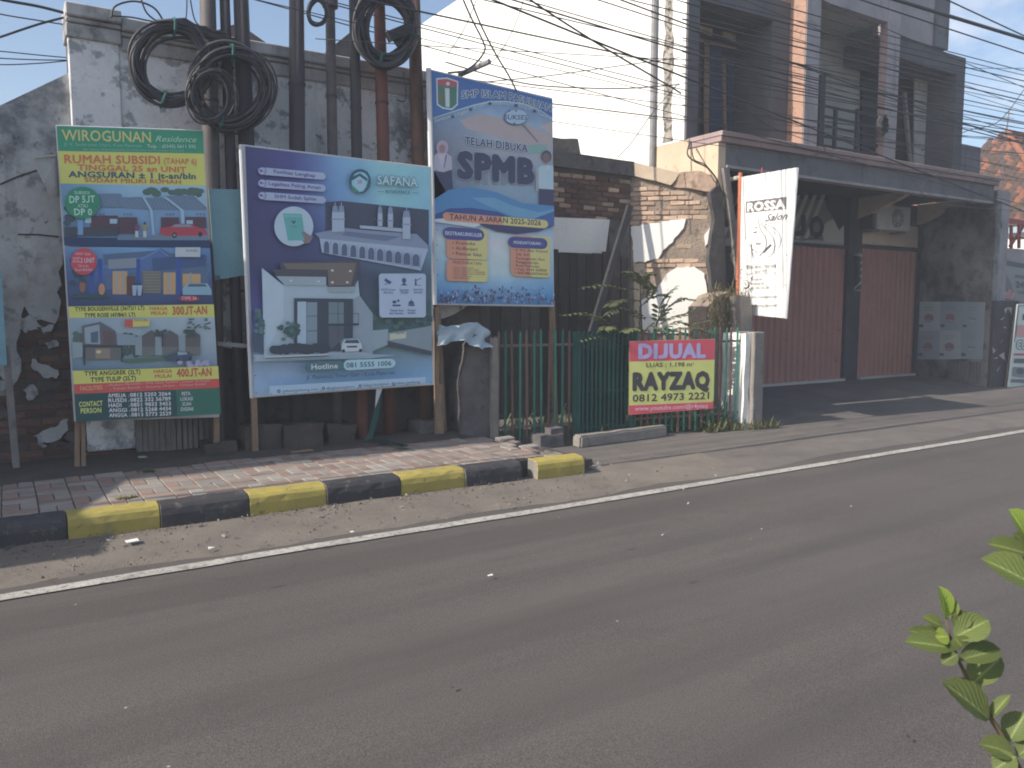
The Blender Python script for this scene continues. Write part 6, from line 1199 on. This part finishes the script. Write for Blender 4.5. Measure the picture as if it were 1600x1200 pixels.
fr = [((998,452),(970,450),(940,444),(907,450),7.70), ((1000,446),(1004,434),(1012,428),(1020,427),7.60), ((1001,470),(975,466),(960,470),(950,478),7.75), ((965,520),(940,498),(910,488),(878,492),7.65), ((968,525),(955,510),(948,510),(944,514),7.60), ((1008,500),(990,485),(965,480),(948,492),7.70),
      ((1028,505),(1030,480),(1040,462),(1056,448),7.65), ((1030,500),(1046,478),(1064,466),(1087,468),7.65), ((1028,508),(1050,495),(1070,490),(1082,482),7.60), ((1030,515),(1055,502),(1075,505),(1105,500),7.55), ((1022,520),(1035,512),(1052,515),(1076,522),7.60), ((1005,520),(1015,508),(1024,510),(1034,515),7.55), ((1000,442),(992,430),(985,424),(975,424),7.70), ((1012,470),(1018,452),(1015,448),(1010,440),7.75), ((1040,520),(1062,512),(1085,512),(1112,520),7.50), ((1010,522),(996,512),(985,512),(972,518),7.55), ((1002,478),(1014,466),(1030,460),(1044,462),7.75), ((975,540),(955,528),(930,524),(905,532),7.70)]
for a, c, d, e_, y in fr:
    b = MB(); P = [atY(*a,y+.06), atY(*c,y), atY(*d,y-.06), atY(*e_,y-.12)]; frond(b, P, 12, .115, .42); part('frond', b, [M['leaf_s'], M['stem']], t)
b = MB()
for k in range(420):
    x = R.uniform(7.55, 8.25) if k % 3 else R.uniform(8.25, 8.75); s_ = (x-4.74)/FD.x; base = fp(s_, .03, R.uniform(-.25,.16) if x < 8.3 else R.uniform(.02,.2)); blade(b, base, (R.uniform(-1,1), R.uniform(-1,.6), R.uniform(.7,2)), R.uniform(.06,.26), R.uniform(.008,.03), R.uniform(.1,.6))
o = link('weeds', b.mesh('weeds', M['leaf_w'])); tag(o, 'straggling green weeds at the foot of the fence by the gate pillar', 'weeds', kind='stuff')
b = MB()
for k in range(620):
    c0 = atY(R.uniform(1106,1166), R.uniform(448,512), R.uniform(7.9,8.05)); blade(b, c0, (R.uniform(-1,1), R.uniform(-1,.2), R.uniform(-.8,1.2)), R.uniform(.08,.24), R.uniform(.004,.012), R.uniform(.2,.9))
o = link('dry_grass', b.mesh('dry_grass', M['leaf_dry'])); tag(o, 'dry yellowish grass hanging over the rubble by the grey plank', 'dry grass', kind='stuff')
b = MB()
for k in range(950):
    x = R.uniform(5.0, 8.2) if k < 380 else R.triangular(6.6, 8.35, 8.0); s_ = (x-4.74)/FD.x; base = fp(s_, .02, R.uniform(-.9,-.1)); blade(b, base, (R.uniform(-1,1), R.uniform(-1,1), R.uniform(.8,2.4)), R.uniform(.12,.75), R.uniform(.015,.055), R.uniform(.2,.7))
o = link('undergrowth', b.mesh('undergrowth', M['leaf_s'])); tag(o, 'low dusty undergrowth in the plot behind the fence', 'undergrowth', kind='stuff')
t = thing('climbing_plant', 'small vine with pale leaves climbing the grey plank', 'plant', atY(1140,480,8.0))
P = [atY(1140,500,7.95), atY(1139,460,7.95), atY(1150,425,7.95), atY(1142,400,8.0), atY(1148,372,8.0)]; part('stem', MB().tube(P, .006, 5), M['stem'], t)
b = MB()
for k in range(46): p = P[k % 4].lerp(P[k % 4+1], R.random())+Vector((R.uniform(-.08,.08), R.uniform(-.12,0), R.uniform(-.06,.06))); blade(b, p, (R.uniform(-1,1), R.uniform(-1,0), R.uniform(-.5,.6)), R.uniform(.03,.07), R.uniform(.02,.035), .2)
part('leaves', b, M['leaf_s'], t, kind='stuff')
def tuft(px, py, z, n, L, m, label):
    c0 = atZ(px, py, z); b = MB()
    for k in range(n): blade(b, c0+Vector((R.uniform(-1,1)*L*.9, R.uniform(-.6,.6)*L, 0)), (R.uniform(-1,1), R.uniform(-1,1), R.uniform(.5,1.6)), L*R.uniform(.6,1.3), L*.16, .4)
    solo('weed_tuft', b, m, label, 'weed')
tuft(232, 737, ZS, 60, .05, M['leaf_s'], 'small green weed sprouting between pavers behind the first yellow kerb')
tuft(192, 780, ZS, 90, .045, M['leaf_dry'], 'dry brown weed tuft on the top of the first yellow kerb'); tuft(206, 778, ZS, 60, .04, M['leaf_dry'], 'second dry weed tuft just right of the brown one on the yellow kerb')
tuft(425, 723, ZS, 16, .03, M['leaf_s'], 'tiny green sprig in the paving near the purple billboard leg')
# foreground hedge twigs beside the camera
def leafmesh(m, name='leaf'):
    q = MB(); n = 8; V = []
    for i in range(n+1):
        t_ = i/n; w = .5*(math.sin(PI*t_**1.05))**.62 if 0 < t_ < 1 else .004; zc = -.10*t_*t_
        for s_ in (-1, -.5, 0, .5, 1): V.append(Vector((s_*w, t_, zc+.26*abs(s_)*w*1.2+.012*math.sin(t_*22+abs(s_)*3)*abs(s_))))
    q.add(V, [(i*5+j, i*5+j+1, i*5+j+6, i*5+j+5) for i in range(n) for j in range(4)]); me = q.mesh(name, m, smooth=True); at = me.attributes.new('blade', 'FLOAT_VECTOR', 'POINT')
    for i in range(n+1):
        for j, s_ in enumerate((1, .5, 0, .5, 1)): at.data[i*5+j].vector = (s_, i/n, 0)
    return me
LM = [leafmesh(M['leaf_f']), leafmesh(M['leaf_f']), leafmesh(M['leaf_y'])]
def sp(cx, cy, dep): return CAM + ray(1380+cx*.3667, 760+cy*.3667)*dep
def leaf(t, a, c, w, dep, mi=0, tilt=.3, dd=0.):
    A = sp(*a, dep); T = sp(*c, dep+dd); y = T-A; L = y.length; y.normalize(); v_ = (CAM-A).normalized(); nn = (v_+Vector((0,0,.5))+RGT*tilt).normalized(); x = y.cross(nn).normalized(); z = x.cross(y); W = w*.3667/F_PX*dep*1.28
    o = inst('leaf', LM[mi], t, Matrix.Translation(A) @ Matrix((x*W, y*L, z*L)).transposed().to_4x4()); return o
def twig(P, dep, base, label, leaves):
    t = thing('hedge_twig', label, 'twig', base); V = [Vector(base), Vector(base).lerp(sp(*P[0], dep), .6)+Vector((.02,.01,0))]+[sp(*p, dep) for p in P]; n = len(V)
    part('stem', MB().tube(V, [.0055-.0042*i/(n-1) for i in range(n)], 7), M['stem'], t, smooth=True)
    for l_ in leaves: leaf(t, *l_)
    return t
D = 1.15; b0 = sp(640, 1400, 1.2)
twig([(585,1215),(500,1050),(460,990),(380,870),(345,790),(320,740),(285,640),(268,560)], D, (b0.x+.1, b0.y-.1, 0), 'leafy green twig with a pale tip reaching up at the lower right', [
 ((266,565),(250,426),78,D,2,.9), ((288,562),(304,482),50,D+.01,0,-.6), ((255,600),(172,552),44,D+.01,0,.2), ((300,602),(368,535),60,D,0,.4), ((300,645),(453,566),95,D-.01,0,.5), ((285,660),(110,606),48,D+.02,0,.2), ((300,690),(100,652),78,D-.01,0,.2), ((322,740),(508,688),80,D-.01,0,.3), ((318,715),(248,752),52,D-.02,0,.1), ((372,850),(500,722),105,D+.02,0,-.7), ((452,992),(268,826),118,D-.01,0,.5), ((455,990),(538,884),40,D,0,-.8), ((400,880),(412,850),30,D,0,0), ((535,1085),(606,962),92,D+.01,0,-.3), ((560,1140),(416,1092),82,D-.01,0,.3), ((565,1150),(470,1205),80,D-.02,0,.1), ((300,640),(342,690),70,D-.015,0,-.4), ((280,640),(225,640),60,D-.01,2,.4), ((545,1100),(450,1080),40,D+.02,0,-.4), ((570,1150),(640,1100),70,D,0,.3)])
twig([(690,620),(660,420),(625,260),(612,180)], 1.05, (b0.x+.22, b0.y-.25, 0), 'second leafy twig cut off by the right edge above the first one', [
 ((606,205),(548,96),92,1.05,2,.8), ((620,290),(450,236),70,1.06,0,.3), ((650,425),(436,300),115,1.04,0,.4), ((610,220),(660,130),70,1.06,0,-.2), ((612,250),(560,200),50,1.07,0,.3), ((640,330),(560,320),60,1.07,0,-.5), ((660,420),(760,330),90,1.05,0,.3)])
# ---------------------------------------------------------------- litter
def scrap(px, py, z, w, d, m, label, cat='litter', rot=.2):
    c0 = atZ(px, py, z); b = MB(); P = [Vector((R.uniform(.8,1.1)*w*x, R.uniform(.8,1.1)*d*y, R.uniform(.0,.014))) for x, y in ((-1,-1),(1,-1),(1.1,.9),(-.9,1))]; b.prism(P, (0,0,.003));  o = solo('scrap', b, m, label, cat); o.location = c0+ZUP*.012; o.rotation_euler.z = rot; return o
scrap(206, 850, .04, .042, .032, M['paper'], 'crumpled white paper scrap on the dirt below the first yellow kerb')
scrap(170, 848, .03, .012, .01, M['paper'], 'tiny pale scrap just left of the white paper on the dirt'); scrap(330, 860, .03, .022, .008, M['paper'], 'thin pale chip of paper right of the white paper scrap'); scrap(76, 911, .02, .05, .004, M['timber'], 'thin straw lying by the white line at the left', 'straw', .1); scrap(114, 860, .03, .07, .005, M['timber'], 'long dry straw lying below the first yellow kerb', 'straw', .0)
scrap(766, 904, .01, .018, .008, M['paper'], 'small white chip on the asphalt in mid road'); scrap(550, 835, .03, .012, .01, M['paper'], 'white crumb on the dirt below the second yellow kerb'); scrap(500, 780+30, .03, .02, .012, M['cloth'], 'pale scrap beside the edge of the verge dirt')
for k, (x, y) in enumerate(((1068,768),(1118,746),(1190,830),(1075,790),(1035,840),(1330,795),(705,1080),(1418,1160))): scrap(x, y, .005, R.uniform(.007,.012), R.uniform(.004,.008), M['cloth'] if k < 6 else M['near_black'], 'tiny %s fleck on the asphalt %s' % ('white' if k < 6 else 'dark', ['below the for sale sign', 'closest to the white line', 'farthest right of the white ones', 'just below the one under the sign', 'leftmost of the white ones', 'right of the others below the shophouse', 'at the bottom centre', 'beside the hedge twig'][k]))['group'] = 'flecks of litter on the asphalt'
scrap(470, 708, ZS+.03, .12, .02, M['timber'], 'pale splinter of wood on the dirt under the purple billboard', 'splinter', .05)
scrap(222, 717, ZS+.03, .04, .03, M['cloth'], 'grey crumpled scrap on the dirt under the green banner')
t = thing('torn_strip', 'torn strip of dark green banner hanging to the ground under the purple billboard', 'banner strip', (3.2, 7.7, .25))
b = MB(); P = [atY(598,606,7.76), atY(586,606,7.76), atY(585,640,7.74), atY(577,672,7.72), atY(570,690,7.66), atY(582,684,7.66), atY(592,650,7.72)]; b.add(P, [(0,1,2,6),(2,3,5,6),(3,4,5)]); part('hanging_strip', b, M['fence_d'], t)
b = MB(); b.add([atY(598,606,7.75), atY(588,606,7.75), atY(586,638,7.73)], [(0,1,2)]); part('pale_back', b, M['edge'], t)
b = MB(); b.add([atZ(578,686,.27), atZ(584,684,.28), atZ(640,696,.25), atZ(630,699,.25)], [(0,1,2,3)]); b.add([atZ(640,696,.26), atZ(630,699,.27), atZ(632,694,.30)], [(0,1,2)]); part('lying_strip', b, M['fence_d'], t)
# ---------------------------------------------------------------- overhead cables
def wire(p, q, r, sag, ext=(None, None), n=26):
    p, q = Vector(p), Vector(q); d = q-p; P = []
    for i in range(n+1): t_ = i/n; x = p+d*t_; P.append(x-ZUP*(sag*4*t_*(1-t_)))
    return P
def street_wire(pa, pb, y, r, m='cable', sag=.25, x0=-7., x1=46., desc='thin'):
    A = atY(*pa, y); Bq = atY(*pb, y); d = (Bq-A)/(Bq.x-A.x); b = MB(); P = []; mid = (A.x+Bq.x)/2
    for i in range(41): x = x0+(x1-x0)*i/40; p = A+d*(x-A.x); P.append(Vector((x, y, p.z+sag*((x-mid)/12)**2)))
    b.tube(P, r, 5); return b
L = [((1000,60),(1600,195),6.9,.008), ((655,18),(1030,97),7.3,.012), ((655,43),(1040,143),7.5,.008), ((655,60),(1040,148),7.7,.006), ((770,0),(1040,109),6.6,.014), ((800,0),(1040,72),7.0,.012), ((820,0),(1040,64),7.1,.008), ((935,0),(1040,34),7.3,.010), ((970,0),(1040,26),7.4,.013), ((760,128),(1040,162),7.9,.007), ((860,162),(1040,184),8.0,.010), ((865,168),(1030,186),8.05,.005), ((865,190),(1040,216),8.1,.006), ((1000,95),(1600,110),7.2,.006),
     ((1200,5),(1600,112),6.9,.010), ((1200,22),(1600,118),7.0,.008), ((1200,30),(1600,128),7.1,.012), ((1200,41),(1600,137),7.2,.007), ((1200,55),(1600,150),6.8,.009), ((1200,63),(1600,158),7.0,.013), ((1200,76),(1600,163),7.3,.007), ((1200,90),(1600,176),7.1,.010), ((1200,97),(1600,183),7.4,.007), ((1200,110),(1600,192),7.2,.012), ((1200,122),(1600,196),7.5,.007), ((1200,131),(1600,203),7.4,.009), ((1200,140),(1600,208),7.6,.010), ((1200,152),(1600,214),7.7,.007), ((1200,182),(1600,224),7.9,.008), ((1200,196),(1600,218),8.0,.006), ((1200,48),(1600,175),7.6,.007), ((1200,18),(1600,168),7.8,.007), ((1280,0),(1600,138),7.5,.009)]
words = ['thin', 'fine', 'slack', 'taut', 'dark', 'slender']
yy = [a[1]+(c[1]-a[1])/(c[0]-a[0])*(1300-a[0]) for a, c, y, r in L]; rk = [sorted(yy).index(v) for v in yy]
ORD = 'first second third fourth fifth sixth seventh eighth ninth tenth eleventh twelfth thirteenth fourteenth fifteenth sixteenth seventeenth eighteenth nineteenth twentieth'.split()
nth = lambda k: (ORD[k]+' cable from the top' if k < 17 else ORD[len(L)-1-k]+' cable from the bottom')+' of the black overhead bundle in front of the balcony'
for i, (a, c, y, r) in enumerate(L):
    o = link('overhead_cable', street_wire(a, c, y, r*.76, sag=R.uniform(.05,.3), x0=(atY(1066, a[1]-134*(c[1]-a[1])/400, y).x if a[0] == 1200 and a[1] >= 60 else (2.5 if a[0] > 900 else (atY(668, a[1]-(c[1]-a[1])/(c[0]-a[0])*(a[0]-668), y).x if a[1] >= 90 else -7.)))).mesh('overhead_cable', M['cable'], smooth=True)); tag(o, nth(rk[i]), 'cable', 'overhead cables along the street')
for a, c, y, r, lab in (((1400,0),(1600,61),6.6,.030,'thickest black cable crossing the sky at the upper right'), ((1480,0),(1600,56),6.7,.012,'thin cable just above the thickest cable at the upper right'), ((1345,0),(1600,84),6.8,.012,'thin cable just below the thickest cable at the upper right'), ((400,0),(670,74),8.3,.007,'thin wire crossing the blue sky between the dark poles'), ((520,3),(690,46),8.3,.007,'upper thin wire running from the slim pole to the brown pole')):
    tag(link('overhead_cable', street_wire(a, c, y, r*.9, sag=.08, x0=-7 if a[0] > 600 else 1.9).mesh('overhead_cable', M['cable'], smooth=True)), lab, 'cable')
def free(pts_, r, label, y=8., m='cable'):
    P = [atY(a, c, y) if len(q) == 0 else atY(a, c, q[0]) for a, c, *q in pts_]; out_ = []
    for i in range(len(P)-1):
        p0, p1, p2, p3 = P[max(i-1,0)], P[i], P[i+1], P[min(i+2,len(P)-1)]
        for k in range(6): t_ = k/6; out_.append(.5*((2*p1)+(p2-p0)*t_+(2*p0-5*p1+4*p2-p3)*t_*t_+(3*p1-p0-3*p2+p3)*t_**3))
    out_.append(P[-1]); return solo('drop_wire', MB().tube(out_, r, 5), M[m], label, 'wire', smooth=True)
free([(-60,-16),(0,-1),(60,10),(107,22)], .013, 'thick wire coming in from the top left to the wall corner', 8.3)
free([(-60,78),(0,58),(60,38),(106,26)], .010, 'wire rising from the left edge to the wall corner', 8.3)
free([(-60,8),(0,22),(60,32),(104,39)], .006, 'thin wire just below the wall corner at the left sky', 8.4)
for k, (y0, y1) in enumerate(((80,90), (91,94), (101,95))): free([(-60,y0-5),(0,y0),(60,(y0+y1)/2+1),(104,y1)], .005, 'thin wire meeting the wall end, %s of three in the left sky' % ['upper','middle','lower'][k], 8.5)
free([(174,28),(180,10),(210,2),(240,12),(256,34)], .009, 'loop of wire arching above the cornice at the left', 8.0)
free([(218,-10),(228,18),(245,33),(258,38)], .008, 'wire dropping into the bundle above the wide ring', 7.95); free([(176,25),(205,27),(230,32),(252,36)], .007, 'wire lying along the cornice to the wide ring', 8.0)
free([(292,-10),(291,25),(284,60)], .006, 'thin vertical wire beside the thick grey pole', 7.9); free([(296,-10),(304,30),(318,45)], .006, 'thin wire slanting to the bundle beside the grey pole', 7.9)
free([(720,-10),(735,25),(755,65),(757,80),(742,100),(716,117)], .010, 'dark wire looping down to the lamp arm', 7.7); free([(732,-10),(752,40),(775,85),(795,118),(807,142)], .010, 'wire curving down to the top edge of the school billboard', 7.8)
free([(824,-10),(836,5),(940,72),(1040,131),(1064,146)], .012, 'diagonal wire slanting steeply to the charcoal bay', 8.2); free([(696,97),(760,116),(830,132),(900,137),(980,138),(1062,132)], .009, 'sagging wire across the white side wall', 9.0)
free([(760,128),(860,118),(960,104),(1062,90)], .007, 'faint wire rising across the white side wall', 9.0); free([(1060,130),(1020,176),(985,225),(965,246)], .006, 'wire stretched down from the bay to the ruined cornice', 8.7)
free([(1078,222,8.85),(1074,240),(1085,252),(1105,262),(1120,280),(1128,300)], .011, 'black wire hanging under the bay and down the grey plank', 8.3); free([(1080,222,8.85),(1084,248),(1100,256),(1112,268)], .008, 'second thinner wire hanging under the bay', 8.35)
free([(820,-10),(812,20),(795,60),(770,95),(740,108)], .005, 'dashed thin wire crossing the top of the white wall', 8.3); free([(748,-10),(728,40),(700,85)], .005, 'thin wire running up from the distant power pole', 8.5)
free([(620,156),(632,158),(634,140),(630,112)], .006, 'short wire loop hanging from the rust-red pole', 7.85); free([(1240,250),(1290,232),(1200,196),(1140,150)], .006, 'thin wire drooping over the slab lip', 8.2)
free([(1600,140),(1560,190),(1510,205),(1440,235)], .008, 'wire sagging back to the bay from the right edge', 8.3); free([(1490,262),(1440,290),(1470,318),(1600,330)], .005, 'thin wire from the canopy corner to the right edge', 8.2)
# ---------------------------------------------------------------- added haze volume that lifts the shadows like a lens veil
k = bpy.data.materials.new('lens_veil_haze'); k.use_nodes = True; k.node_tree.nodes.clear()
ho = k.node_tree.nodes.new('ShaderNodeOutputMaterial'); hv = k.node_tree.nodes.new('ShaderNodeVolumePrincipled')
hv.inputs['Color'].default_value = (.80, .88, 1, 1); hv.inputs['Density'].default_value = .0045; hv.inputs['Anisotropy'].default_value = .0
k.node_tree.links.new(hv.outputs[0], ho.inputs['Volume'])
b = MB(); b.box(-130, 610, -70, 510, -1.6, 14); o = link('haze', b.mesh('haze', k)); o['kind'] = 'stuff'; o['label'] = 'thin pale haze added over the whole street to imitate lens veil'
